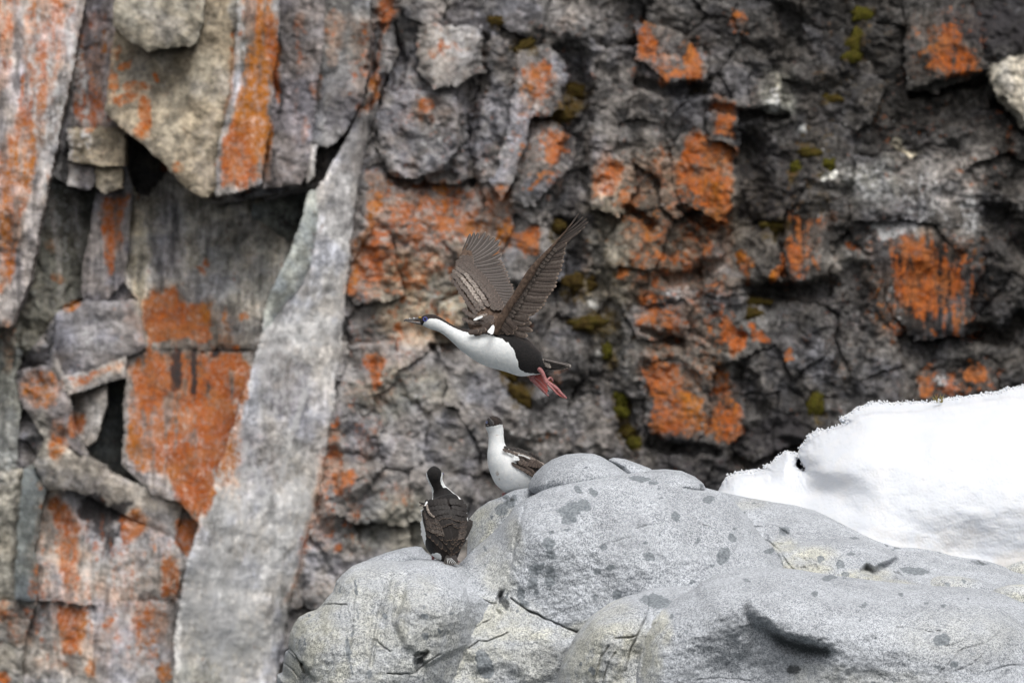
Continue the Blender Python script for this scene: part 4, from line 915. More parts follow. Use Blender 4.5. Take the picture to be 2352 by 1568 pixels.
# --- boulders lying on the crest
C_OUT = c7((1614,240),(1620,200),(1650,150),(1700,100),(1760,60),(1840,30),(1930,21),(2010,25),(2060,42),(2100,66),(2140,88),(2200,132),(2240,160),(2150,215),(1900,270),(1700,290),(1640,262))
C1, _ = lobe('boulder', C_OUT, 49.35, [(1216,1115,-.02),(1300,1050,0),(1400,1060,-.02),(1300,1100,.12),(1380,1090,.12),(1240,1110,.06)], 55, .26, incl=el(c7, [(1965,105,14,10,0),(1690,150,5,6,0),(2020,180,30,8,-10),(1730,240,5,5,0)]), rough=.6, seed=260, thick=.6, loc=W(1330, 1130, 49.5))
tag(C1, 'large smooth rounded grey boulder resting on the crest against the standing bird', 'boulder', 'boulders along the crest')
C2, _ = lobe('boulder', [(1397.6,1056),(1409,1051),(1435,1054),(1469,1066),(1492,1075),(1510,1086),(1500,1110),(1440,1110),(1425,1080),(1405,1066)], 49.62, [(1440,1080,0.0)], 22, .12, rough=.5, seed=270, thick=.35, loc=W(1450, 1095, 49.7))
tag(C2, 'small flat grey boulder wedged between the two larger rounded boulders on the crest', 'boulder', 'boulders along the crest')
C3, _ = lobe('boulder', [(1470,1100),(1485,1086)] + c8((90,123),(180,119),(280,129),(360,164),(410,205),(424,232),(424,250),(404,258),(340,262),(200,260),(60,220)), 49.3, [(1490,1090,-.04),(1540,1085,-.02),(1610,1110,-.05),(1550,1110,.1),(1600,1122,.05)], 30, .16, [(c8((270,222),(330,235),(415,250)), 2.2, .02)], el(c8, [(300,225,26,9,5),(395,215,22,14,0)]), stain_shade=[(1612,1122,8,8,0,.6)], rough=.5, seed=280, thick=.5, loc=W(1545, 1118, 49.4))
tag(C3, 'low loaf shaped grey boulder on the right end of the crest before the dark cliff', 'boulder', 'boulders along the crest')

# --- slope to the right, behind the front dome
F_OUT = c8((380,300),(430,238),(560,270),(700,300),(850,325),(980,345),(1100,375),(1200,420),(1300,470),(1430,520),(1560,550),(1760,578),(1900,605),(2010,640),(2150,660),(2250,700),(2300,718),(2420,722)) + [(2560,1320),(2660,1345),(2700,1480),(1700,1480)]
F_CTRL = [(1620,1130,-.5),(1730,1150,-.45),(1880,1180,-.4),(2050,1245,-.35),(2200,1275,-.3),(2350,1310,-.3),(1740,1210,-.15),(1850,1215,-.10),(1950,1240,-.05),(1790,1268,.16),(1900,1255,.05),(2060,1290,.10),(1830,1300,.30),(1900,1320,.34),(2000,1330,.36),(2150,1300,.1),(2250,1330,.25),(2350,1345,.25),(2100,1345,.4),(2000,1450,.5),(2300,1450,.5)]
F_CR = [(c8((1420,708),(1500,690),(1570,655)), 2.0, .03), (c8((1570,650),(1700,640),(1900,610)), 2.2, .02), (c8((790,545),(860,600),(900,670),(935,712)), 3, .05),
        (c8((720,470),(860,465),(930,515)), 4, .05), (c8((860,570),(1000,560)), 4, .03), (c8((1450,790),(1560,800),(1690,822)), 4, .05), (c8((1075,620),(1080,700)), 2.5, .03), (c8((1600,760),(1700,740),(1800,680)), 3, .02),
        (c8((640,320),(720,345),(800,355)), 2.2, .02), (c8((1040,380),(1130,420)), 2, .015), (c8((2050,700),(2110,680)), 3.5, .05), (c8((900,430),(1020,450)), 2, .012), (c8((1350,520),(1500,545)), 2, .012)]
def f_extra(u, v):
    w = sum(np.exp(-(((u - a) / c) ** 2 + ((v - b) / d) ** 2)) for a, b, c, d in ((1840, 1290, 70, 28), (1960, 1322, 90, 16), (1760, 1228, 60, 14), (2060, 1335, 60, 10)))
    return np.minimum(w, 1) * (0.06 * fbm(u / 22, v / 16, 5, 311, .62) + 0.016 * fbm(u / 7, v / 7, 3, 313))
lobe('granite_slope', F_OUT, 49.6, F_CTRL, 30, .10, F_CR, el(c8, [(900,490,45,34,20),(1330,535,30,9,0),(1580,600,40,10,0),(1100,655,24,20,0),(1225,680,28,26,0),(1250,740,34,22,0),(2080,690,80,12,-4),(1880,620,70,8,6),(1680,725,100,22,-8),(1480,690,50,10,-20),(1290,625,30,10,-10),(1530,575,14,10,0),(660,385,12,7,0),(1000,510,20,6,0),(720,330,20,6,0)]),
     [(1850,1290,70,36,10,1.0),(1960,1325,80,20,8,1.0),(2040,1340,60,14,0,.8),(1800,1250,30,20,0,.8),(1730,1160,60,14,10,.35)], [(2060,1312,16,4,-20,.6),(1800,1220,10,6,0,.5),(2256,1292,12,3,-20,.8)],
     steps=[(c8((850,610),(1000,570),(1150,545),(1300,555),(1400,540),(1560,590),(1580,650),(1430,705),(1380,690),(1350,720),(1420,760),(1600,800),(1590,1000),(900,1000),(860,680)), .12, 8),
            (c8((1240,552),(1400,540),(1565,592),(1578,650),(1430,705),(1370,680),(1330,620)), .03, 9), (c8((1560,760),(1700,745),(1900,740),(2352,800),(2352,1000),(1500,1000)), .07, 6)], rough=1.3, seed=300, parent=ROOT_ROCK, free=(0, 20), extra=f_extra)
lobe('granite_lobe', c8((1740,830),(1760,800),(1800,778),(1850,765),(1980,770),(2100,790),(2180,825),(2240,860),(2200,960),(1740,960)), 49.15, [(2200,1345,0.0)], 30, .14, incl=el(c8, [(1890,810,24,26,20),(1985,795,20,12,-40)]), warm=[(2180,1340,60,20,0,.7)], seed=320, parent=ROOT_ROCK, step=2.5)
lobe('granite_lobe', c8((2160,870),(2190,845),(2280,822),(2352,818),(2460,825),(2460,980),(2160,980)), 48.98, [(2330,1360,0.0)], 26, .12, warm=[(2340,1360,70,24,0,1.0)], seed=330, parent=ROOT_ROCK, step=2.5)
lobe('granite_lobe', [(2300,1304),(2320,1296),(2345,1286),(2420,1276),(2480,1280),(2480,1420),(2300,1380)], 49.75, [(2370,1310,0.0)], 26, .12, warm=[(2360,1300,60,24,0,.8)], seed=340, parent=ROOT_ROCK, step=2.5)

# --- front right dome
G_OUT = [(1455,1640),(1455,1568),(1457,1530),(1462,1487.7),(1469.6,1450),(1485,1416),(1503.6,1398.8),(1522.5,1395),(1535,1388),(1556.6,1376),(1575,1365),(1594,1357),(1613,1340),(1643.6,1325),(1681.5,1313.6),(1727,1307),(1783.7,1306),(1840.4,1311.7),(1878,1319),(1935,1327),(1992,1334.5),(2067.5,1344),(2143,1349.6),(2219,1353),(2276,1359),(2313,1368.5),(2352,1385.5),(2420,1415),(2520,1452),(2640,1500),(2740,1570),(2780,1640)]
G_CTRL = [(1465,1500,0.000),(1500,1410,-0.060),(1560,1380,-0.050),(1640,1330,-0.060),(1750,1308,-0.140),(1900,1325,-0.200),(2070,1346,-0.240),(2280,1360,-0.300),(2450,1450,-0.300),
          (1510,1500,0.158),(1500,1568,0.158),(1540,1440,0.115),(1640,1390,0.173),(1715,1385,0.216),(1700,1460,0.216),(1640,1500,0.223),(1650,1568,0.173),(1760,1350,0.158),(1900,1400,0.259),(1850,1380,0.238),(2000,1420,0.259),(2150,1420,0.230),(2300,1430,0.158),(1950,1500,0.331),(2100,1520,0.346),(2300,1540,0.317),(1850,1560,0.288),(2000,1600,0.374),(2400,1568,0.245),(1750,1568,0.216),(1560,1600,0.173),(1920,1450,0.317)]
def g_extra(u, v):
    # the hollow under a curling lip
    lip = [(1705,1392),(1730,1420),(1780,1452),(1840,1476),(1920,1488)]
    u0, v0 = u, v; u = u + 8 * fbm(u0 / 30, v0 / 30, 3, 431); v = v + 8 * fbm(u0 / 30, v0 / 30, 3, 433)
    d, bx, by = seg_dist(u, v, lip)
    sgn = np.where(v > by, d, -d)
    e = np.exp(-(np.maximum(sgn, 0) / 62.0) ** 1.4) * sstep(-26, 26, sgn)
    fade = sstep(1690, 1735, u) * (1 - sstep(1850, 1935, u))
    e2 = np.exp(-(((u - 1700) / 110) ** 2 + ((v - 1530) / 70) ** 2))
    ledge = np.exp(-(d / 26.0) ** 2) * (1 - sstep(-20, 16, sgn))
    return -0.13 * e * fade - 0.07 * e2 + 0.03 * ledge * fade
G_CR = [(c8((1560,1060),(1650,1070),(1760,1090),(1830,1085)), 2.2, .02), (c8((1290,1000),(1330,980)), 2, .015), (c8((1430,930),(1500,910)), 2, .012), (c8((2352,1060),(2200,1090),(2100,1160),(1960,1190),(1850,1300),(1760,1400)), 3, .018), (c8((2000,1130),(2080,1060),(2100,1030)), 3, .01),
        (c8((2352,1300),(2250,1290),(2100,1330)), 3, .02), (c8((150,965),(120,1050),(60,1100),(40,1250),(20,1400)), 2.4, .03), (c8((1700,1040),(1900,960),(2000,930)), 3, .01), (c8((1850,1180),(1950,1150),(2050,1090)), 2.5, .012), (c8((1900,1330),(2000,1290),(2090,1220)), 2.5, .012), (c8((330,990),(400,880),(420,840)), 2.2, .012),
        (c8((380,1385),(500,1375),(700,1390)), 2, .02), (c8((515,785),(560,780)), 2, .012)]
G_INC = el(c8, [(1075,870,25,16,0),(1185,782,64,18,8),(1610,880,22,14,0),(1370,940,36,14,10),(1860,940,22,16,0),(1760,930,18,9,0),(1835,1140,58,40,10),(1910,1282,28,18,0),(2015,1215,26,10,0),(1800,1300,20,12,0),(215,1005,16,20,0),(260,1160,14,16,0),(1350,1025,9,10,0),(1435,1130,10,9,0),(670,790,32,12,-10),(1640,1250,14,10,0),(2015,910,10,7,0),(1280,785,14,6,0),(1070,785,8,5,0),(875,860,6,6,0),(1420,1400,20,14,0),(300,1090,14,14,0),(1680,1330,12,10,0),(2260,1150,16,8,0)])
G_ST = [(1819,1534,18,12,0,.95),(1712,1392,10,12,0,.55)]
def g_stain_shade(u, v):
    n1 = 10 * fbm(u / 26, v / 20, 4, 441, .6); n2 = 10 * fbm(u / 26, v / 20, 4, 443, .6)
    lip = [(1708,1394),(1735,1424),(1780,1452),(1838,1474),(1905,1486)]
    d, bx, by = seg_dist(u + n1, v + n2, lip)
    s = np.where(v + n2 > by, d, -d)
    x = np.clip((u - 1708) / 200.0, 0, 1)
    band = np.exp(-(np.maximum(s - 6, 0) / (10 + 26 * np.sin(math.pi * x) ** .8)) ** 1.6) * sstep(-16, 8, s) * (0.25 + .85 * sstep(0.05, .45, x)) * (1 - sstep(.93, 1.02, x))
    veil = 0.34 * np.exp(-(((u - 1730) / 125) ** 2 + ((v - 1505) / 62) ** 2))  # shade of the hollow painted in around the wet stain
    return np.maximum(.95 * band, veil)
lobe('granite_dome', G_OUT, 48.2, G_CTRL, 70, .24, G_CR, G_INC, [(1490,1500,30,80,5,1.0),(1520,1440,24,50,10,.9),(1900,1560,90,40,0,.5),(2200,1460,160,60,0,.25),(2050,1560,120,30,0,.3)], G_ST, seed=400, parent=ROOT_ROCK, extra=g_extra, free=(1, 27), stain_shade_fn=g_stain_shade)

# --- ribs in front of it on the left
H_OUT = [(1260,1640)] + c7((1780,1413),(1810,1320),(1850,1230),(1890,1150),(1930,1090),(2000,1010),(2100,940),(2200,895),(2300,870)) + c8((20,870),(100,843),(230,833),(345,833),(380,870),(330,1000),(250,1200)) + [(1560,1568),(1560,1640)]
H_CTRL = [(1280,1568,-.05),(1320,1470,-.04),(1400,1390,-.05),(1500,1355,-.1),(1590,1352,-.12),(1330,1530,.16),(1380,1450,.20),(1400,1520,.27),(1450,1420,.2),(1480,1380,.06),(1540,1380,.10),(1460,1500,.20),(1430,1568,.26),(1350,1568,.2),(1380,1420,.08),(1420,1475,.26)]
H_CR = [(c7((2340,900),(2330,990),(2300,1060),(2270,1120),(2230,1200),(2200,1330)), 3, .06), (c7((2140,1130),(2230,1125),(2270,1115)), 3, .05), (c7((2100,1180),(2050,1250),(2010,1400)), 4, .03), (c7((1940,1100),(2050,1030),(2200,990),(2330,985)), 3, .02), (c8((0,880),(20,920),(45,985)), 2.4, .03), (c7((2140,1210),(2090,1300),(2060,1410)), 3, .03)]
lobe('granite_rib', H_OUT, 48.5, H_CTRL, 50, .18, H_CR, el(c7, [(2000,1330,22,40,20),(1990,1210,10,8,0),(1930,1290,10,14,0),(1900,1360,8,18,20)]) + el(c8, [(120,915,100,40,-8)]), [(1400,1500,100,90,0,1.0),(1330,1540,50,60,0,.8),(1450,1540,40,60,0,1.0),(1400,1400,60,30,0,.5)], [], seed=420, parent=ROOT_ROCK, rough=1.2, flute=.018)

# ------------------------------------------------------------------ snow bank behind the slope
c6 = lambda *pts: [(1378.1 + x * .41406, 459.4 + y * .41406) for x, y in pts]
S_OUT = c6((700,1545),(760,1515),(830,1505),(900,1503),(925,1492),(915,1475),(950,1465),(1000,1420),(1025,1402),(1050,1396),(1072,1404),(1095,1425),(1098,1445),(1092,1470),(1110,1500),(1140,1508),(1142,1480),(1120,1452),(1102,1425),(1108,1395),(1115,1370),(1150,1340),(1160,1310),(1195,1290),(1215,1270),(1230,1280),(1300,1265),(1340,1252),(1380,1230),(1345,1225),(1340,1212),(1380,1195),(1420,1165),(1470,1140),(1530,1122),(1640,1126),(1750,1119),(1850,1123),(1920,1105),(2010,1095),(2080,1083),(2200,1075),(2270,1045),(2352,1034),(2480,1020),(2700,1000)) + [(2600,880),(2720,930),(2790,1040),(2800,1200),(2760,1420),(1600,1300),(1640,1150)]
S_CTRL = [(1690,1100,-.1),(1760,1085,-.1),(1850,1020,-.1),(1960,950,-.2),(2100,925,-.3),(2350,890,-.3),(1760,1130,.05),(1850,1130,.15),(1880,1080,.22),(1950,1050,.30),(2000,1000,.15),(2150,1000,.25),(2300,980,.25),(2100,1080,.42),(2250,1080,.45),(2350,1060,.45),(1950,1140,.35),(2050,1160,.52),(2150,1190,.55),(2250,1200,.56),(2340,1190,.60),(2100,1235,.54),(2200,1250,.52),(2340,1260,.54),(2150,1300,.60),(2300,1300,.58),(1960,1200,.48),(2000,1240,.56),(2460,1000,.3),(2460,1200,.5)]
def snow_dirt_shade(u, v):
    return np.maximum.reduce([blobs(u, v, [(2060,1040,120,20,-14,.22),(2160,1240,150,40,8,.72),(2000,1222,60,24,15,.60),(2330,1290,80,40,0,1.0),(1990,1190,40,16,10,.3),(2280,1260,80,26,0,.45)]), np.full(u.shape, .05)])  # dirt, plus shade at the lower right painted into the snow colour
def snow_extra(u, v):
    return 0.034 * fbm(u / 180, v / 110, 3, 505) + 0.003 * fbm(u / 22, v / 16, 4, 506, .6) - 0.05 * np.exp(-(((u - 1880) / 60) ** 2 + ((v - 1120) / 26) ** 2)) + 0.002 * fbm(u / 4, v / 4, 2, 507)
SNOW, DS = lobe('snow_bank', S_OUT, 50.4, S_CTRL, 46, .20, mat=M_SNOW, rough=0.3, thick=1.6, jag=5.5, seed=500, extra=snow_extra, dirt_shade=snow_dirt_shade, step=2.0, loc=W(2000, 1260, 50.6))
tag(SNOW, 'melting white snow bank with ragged crystalline edge behind the right slope of the granite', 'snow bank')
def crumbs():
    r = random.Random(5); V = []; F = []
    m_ = K * 50.4 / 2352.0
    pts = S_OUT[:45]
    L = along_(pts, 430)
    for (u, v) in L:
        if r.random() < .25: continue
        u += r.uniform(-4, 4); v += r.uniform(-4.5, 3); s = r.uniform(1.2, 3.6) * m_
        x, _, z = W(u, v, 50.4); y = 50.4 + .16 + r.uniform(-.03, .03); b = len(V)
        for d in ((1,0,0),(-1,0,0),(0,1,0),(0,-1,0),(0,0,1),(0,0,-1)):
            k = s * r.uniform(.6, 1.4); V.append((x + d[0] * k, y + d[1] * k, z + d[2] * k))
        for f in ((0,2,4),(2,1,4),(1,3,4),(3,0,4),(2,0,5),(1,2,5),(3,1,5),(0,3,5)): F.append(tuple(b + i for i in f))
    o = make_mesh('ice_crumbs', V, F, M_SNOW, SNOW, dict(dirt_shade=np.zeros(len(V))), smooth=False)
    o['kind'] = 'stuff'
def along_(pts, n):
    P = np.asarray(pts, float); d = np.r_[0, np.cumsum(np.linalg.norm(np.diff(P, axis=0), axis=1))]; d /= d[-1]
    t = np.linspace(0, 1, n)
    return np.stack([np.interp(t, d, P[:, k]) for k in range(2)], 1)
crumbs()
# ------------------------------------------------------------------ birds
def plumage_material():
    t = NT('plumage')
    s = t.sep(t.attr('plume').outputs['Color'])
    dark, brown, soil = s[0], s[1], s[2]
    jit = t.math('SUBTRACT', t.noise(170, 4, 0.65), 0.5)
    df = t.ss(t.math('ADD', dark, t.math('MULTIPLY', jit, 0.75)), 0.40, 0.60)
    wh = t.mix(t.ss(t.noise(60, 4, 0.6), 0.35, 0.7), (0.70, 0.72, 0.72), (0.80, 0.80, 0.785))
    wh = t.mix(t.ss(t.math('ADD', soil, t.math('MULTIPLY', jit, 1.2)), 0.35, 0.8, 0.0, 0.75), wh, (0.30, 0.22, 0.16))
    br = t.mix(t.ss(t.noise(90, 5, 0.7), 0.35, 0.7), (0.014, 0.010, 0.009), (0.045, 0.031, 0.024))
    dk = t.mix(brown, t.mix(t.ss(t.noise(120, 3), 0.4, 0.7), (0.006, 0.0055, 0.0055), (0.014, 0.011, 0.0105)), br)
    col = t.mix(df, wh, dk)
    nb = t.bump(t.math('ADD', t.noise(120, 4, 0.6), t.math('MULTIPLY', t.noise(420, 2), 0.4)), 0.30, 0.006)
    t.b.inputs['Sheen Weight'].default_value = 0.12
    return t.done(col, 0.75, nb, 0.2)

def feather_material(name, c1, c2, rimc, rimw, shaft, pale=None, edgew=0.55):
    t = NT(name)
    uv = t.sep(t.tc.outputs['UV']); a, l = uv[0], uv[1]
    au = t.math('ABSOLUTE', t.math('SUBTRACT', a, 0.5)); au = t.math('MULTIPLY', au, 2.0)
    n = t.noise(130, 4, 0.65)
    col = t.mix(t.ss(n, 0.3, 0.7), c1, c2)
    col = t.mix(t.ss(l, 0.2, 0.9), col, t.scale(col, 0.85))
    tone = t.attr('tone').outputs['Fac']
    col = t.mix(t.math('MULTIPLY', tone, t.ss(n, 0.35, 0.55)), col, pale or (0.42, 0.36, 0.31))
    edge = t.ss(au, 0.72, 1.0)
    col = t.mix(t.math('MULTIPLY', edge, edgew), col, t.scale(col, 0.3))
    rim = t.math('MULTIPLY', t.ss(l, 0.72, 0.92), t.ss(au, 0.70, 0.95))
    rim = t.math('MAXIMUM', rim, t.ss(l, 0.90, 0.985))
    col = t.mix(t.math('MULTIPLY', rim, rimw), col, rimc)
    sh = t.math('MULTIPLY', t.ss(au, 0.05, 0.14, 1.0, 0.0), shaft)
    col = t.mix(sh, col, (0.34, 0.30, 0.28))
    barb = t.n.new('ShaderNodeTexWave'); barb.inputs['Scale'].default_value = 18.0; barb.inputs['Distortion'].default_value = 1.0
    t.l.new(t.tc.outputs['UV'], barb.inputs['Vector'])
    nb = t.bump(t.math('ADD', t.math('MULTIPLY', barb.outputs['Fac'], 0.3), n), 0.25, 0.004)
    return t.done(col, 0.55, nb, 0.35)

def plain_material(name, col, col2=None, rough=0.5, scale=120, spec=0.4):
    t = NT(name)
    c = t.mix(t.ss(t.noise(scale, 4, 0.6), 0.35, 0.65), col, col2 or tuple(x * .7 for x in col))
    return t.done(c, rough, t.bump(t.noise(scale * 2, 3), 0.25, 0.003), spec)

M_PLUME = plumage_material()
M_FLIGHT = feather_material('flight_feather', (0.034, 0.026, 0.021), (0.060, 0.044, 0.036), (0.22, 0.16, 0.125), 0.6, 0.35)
M_UNDER = feather_material('underwing_feather', (0.078, 0.057, 0.046), (0.125, 0.096, 0.080), (0.32, 0.24, 0.185), 0.7, 0.12)
M_UCOV = feather_material('underwing_covert', (0.070, 0.051, 0.041), (0.115, 0.088, 0.073), (0.20, 0.15, 0.12), 0.35, 0.0, None, 0.25)
M_COVERT = feather_material('covert_feather', (0.046, 0.033, 0.027), (0.088, 0.062, 0.048), (0.34, 0.25, 0.195), 0.60, 0.05)
M_BACK = feather_material('back_feather', (0.017, 0.0135, 0.012), (0.030, 0.024, 0.021), (0.22, 0.155, 0.115), 0.5, 0.0, None, 0.25)
M_BCOV = feather_material('back_covert', (0.026, 0.019, 0.016), (0.050, 0.036, 0.029), (0.30, 0.215, 0.165), 0.6, 0.0, None, 0.3)
M_MANTLE = feather_material('mantle_feather', (0.016, 0.013, 0.012), (0.027, 0.022, 0.020), (0.05, 0.04, 0.034), 0.4, 0.0, None, 0.06)
M_TAIL = feather_material('tail_feather', (0.030, 0.025, 0.022), (0.06, 0.048, 0.042), (0.45, 0.40, 0.35), 0.8, 1.0)
M_ARM = plain_material('wing_skin_down', (0.125, 0.085, 0.062), (0.062, 0.042, 0.032), 0.8, 70, 0.15)
M_BILL = plain_material('bill_horn', (0.085, 0.076, 0.073), (0.18, 0.165, 0.155), 0.4, 60)
M_CAR = plain_material('caruncle_yellow', (0.42, 0.25, 0.05), (0.22, 0.13, 0.05), 0.5, 150)
M_EYE = plain_material('eye_black', (0.006, 0.006, 0.008), None, 0.12, 50, 0.6)
M_RING = plain_material('eye_ring_blue', (0.06, 0.07, 0.28), (0.04, 0.05, 0.20), 0.4, 200)
M_FOOT = plain_material('foot_pink', (0.40, 0.18, 0.175), (0.28, 0.10, 0.10), 0.45, 160)
M_WEB = plain_material('foot_web_red', (0.36, 0.055, 0.045), (0.26, 0.05, 0.04), 0.45, 90)
M_CLAW = plain_material('claw_black', (0.02, 0.018, 0.018), None, 0.35)
M_WHITE = plain_material('white_down', (0.74, 0.745, 0.74), (0.60, 0.61, 0.61), 0.8, 90, 0.1)

def frames(C, side0):
    """tangent, side and up along a centre line"""
    T = np.gradient(C, axis=0); T /= np.linalg.norm(T, axis=1)[:, None]
    S = side0 - (T * side0).sum(1)[:, None] * T
    S /= np.linalg.norm(S, axis=1)[:, None]
    Uv = np.cross(S, T)
    return T, S, Uv

def loft(name, C, ru, rs, side0, mat, parent, n=60, m=28, attr=None, wob=0.0, seed=0, power=1.0):
    """closed body over centre points C with half heights ru and half widths rs; theta 0 is along the up vector"""
    D = catmull(np.concatenate([C, np.array(ru)[:, None], np.array(rs)[:, None]], 1), n)
    Cc, a, b = D[:, :3], np.maximum(D[:, 3], 1e-4), np.maximum(D[:, 4], 1e-4)
    T, S, Uv = frames(Cc, np.array(side0, float))
    th = np.linspace(0, 2 * np.pi, m, endpoint=False)
    P = Cc[:, None] + (Uv[:, None] * np.cos(th)[None, :, None]) * a[:, None, None] + (S[:, None] * np.sin(th)[None, :, None]) * b[:, None, None]
    s = np.linspace(0, 1, n)[:, None] * np.ones((1, m)); tt = th[None] * np.ones((n, 1))
    if wob:
        k = wob * fbm(s * 30, np.cos(tt) * 2 + 3 * np.sin(tt), 3, seed)
        nrm = P - Cc[:, None]
        P = P + nrm * k[..., None]
    V = np.concatenate([P.reshape(-1, 3), Cc[:1] - T[:1] * a[0] * .3, Cc[-1:] + T[-1:] * a[-1] * .3])
    F = []
    for i in range(n - 1):
        for j in range(m):
            k = (j + 1) % m
            F.append((i * m + j, i * m + k, (i + 1) * m + k, (i + 1) * m + j))
    e0, e1 = n * m, n * m + 1
    for j in range(m):
        k = (j + 1) % m
        F.append((e0, k, j)); F.append((e1, (n - 1) * m + j, (n - 1) * m + k))
    at = None
    if attr is not None:
        tw = np.where(tt > np.pi, 2 * np.pi - tt, tt)           # 0 dorsal .. pi ventral
        col = attr(s, tw, np.where(tt > np.pi, -1, 1), P)
        col = np.concatenate([col.reshape(-1, 3), col[0, :1], col[-1, :1]])
        at = dict(plume=col)
    return make_mesh(name, V, F, mat, parent, at), P

FR_RNG = random.Random(3)
def feather(name, r, tip, w, nrm, mat, parent, bend=0.0, cup=0.14, tone=0.0, pointed=0.0, twist=0.0, droop=0.0):
    """one vane: root r, tip, half width w (metres), facing nrm"""
    JR = FR_RNG
    r = np.array(r, float); tip = np.array(tip, float); tip = tip + (tip - r) * JR.uniform(-.035, .035); w = w * JR.uniform(.92, 1.1); twist = twist * JR.uniform(.4, 1.6); bend = bend + JR.uniform(-.02, .02)
    nrm = np.array(nrm, float)
    ax = tip - r; L = np.linalg.norm(ax); ax /= L
    sd = np.cross(nrm, ax); sd /= np.linalg.norm(sd); nm = np.cross(ax, sd)
    if twist:
        c, s = math.cos(twist), math.sin(twist); sd, nm = sd * c + nm * s, nm * c - sd * s
    ls = [0, .06, .15, .3, .5, .68, .8, .88, .94, .98, 1.0]
    V, UV = [], []
    us = (-1, -.55, 0, .55, 1)
    for l in ls:
        e = 0.35 + 0.65 * min(1, l / .18)
        if l > .72:
            q = (l - .72) / .28
            e *= (1 - pointed) * math.sqrt(max(0, 1 - q ** 2.2)) + pointed * (1 - q)
        e = max(e, .02)
        c = r + ax * L * l + sd * bend * L * 4 * l * (1 - l) + nm * (-droop * L * l * l)
        for u in us:
            V.append(c + sd * w * e * u - nm * (cup * w * u * u * e) + nm * (0.0009 if u == 0 else 0)); UV.append((u * .5 + .5, l))
    F = []
    for i in range(len(ls) - 1):
        for j in range(4):
            a = i * 5 + j
            F.append((a, a + 1, a + 6, a + 5))
    return make_mesh(name, V, F, mat, parent, dict(tone=np.full(len(V), tone)), uv=UV)

def along(pts, n, t0=0.0, t1=1.0):
    P = np.asarray(pts, float); d = np.r_[0, np.cumsum(np.linalg.norm(np.diff(P, axis=0), axis=1))]; d /= d[-1]
    t = np.linspace(t0, t1, n)
    return np.stack([np.interp(t, d, P[:, k]) for k in range(P.shape[1])], 1)

def ball(name, c, r, mat, parent, sq=(1, 1, 1), n=10, m=16):
    V, F = [], []
    for i in range(n + 1):
        a = math.pi * i / n
        for j in range(m):
            b = 2 * math.pi * j / m
            V.append((c[0] + r * sq[0] * math.sin(a) * math.cos(b), c[1] + r * sq[1] * math.sin(a) * math.sin(b), c[2] + r * sq[2] * math.cos(a)))
    for i in range(n):
        for j in range(m):
            k = (j + 1) % m
            F.append((i * m + j, i * m + k, (i + 1) * m + k, (i + 1) * m + j))
    return make_mesh(name, V, F, mat, parent)

def ring(name, c, R, r, nrm, mat, parent, n=24, m=8):
    nrm = Vector(nrm).normalized(); a = nrm.orthogonal().normalized(); b = nrm.cross(a)
    V, F = [], []
    for i in range(n):
        t = 2 * math.pi * i / n; d = a * math.cos(t) + b * math.sin(t)
        for j in range(m):
            p = 2 * math.pi * j / m
            V.append(tuple(Vector(c) + d * (R + r * math.cos(p)) + nrm * r * math.sin(p)))
    for i in range(n):
        for j in range(m):
            F.append((i * m + j, ((i + 1) % n) * m + j, ((i + 1) % n) * m + (j + 1) % m, i * m + (j + 1) % m))
    return make_mesh(name, V, F, mat, parent)

def tube(name, pts, rad, mat, parent, n=16, m=10, flat=1.0, side=(0, 1, 0)):
    C = np.array([p[:3] for p in pts], float)
    return loft(name, C, rad, [r * flat for r in rad], side, mat, parent, n=n, m=m)[0]

# ================= the flying bird (crop pixels: 1530 wide over 800 source pixels)
YF = 49.0
q1 = lambda x, y, dy=0.0: W(907.3 + x * 0.30025, 470.9 + y * 0.30025, YF + dy)
PX1 = 0.30025 * K * YF / 2352.0                     # metres per crop pixel

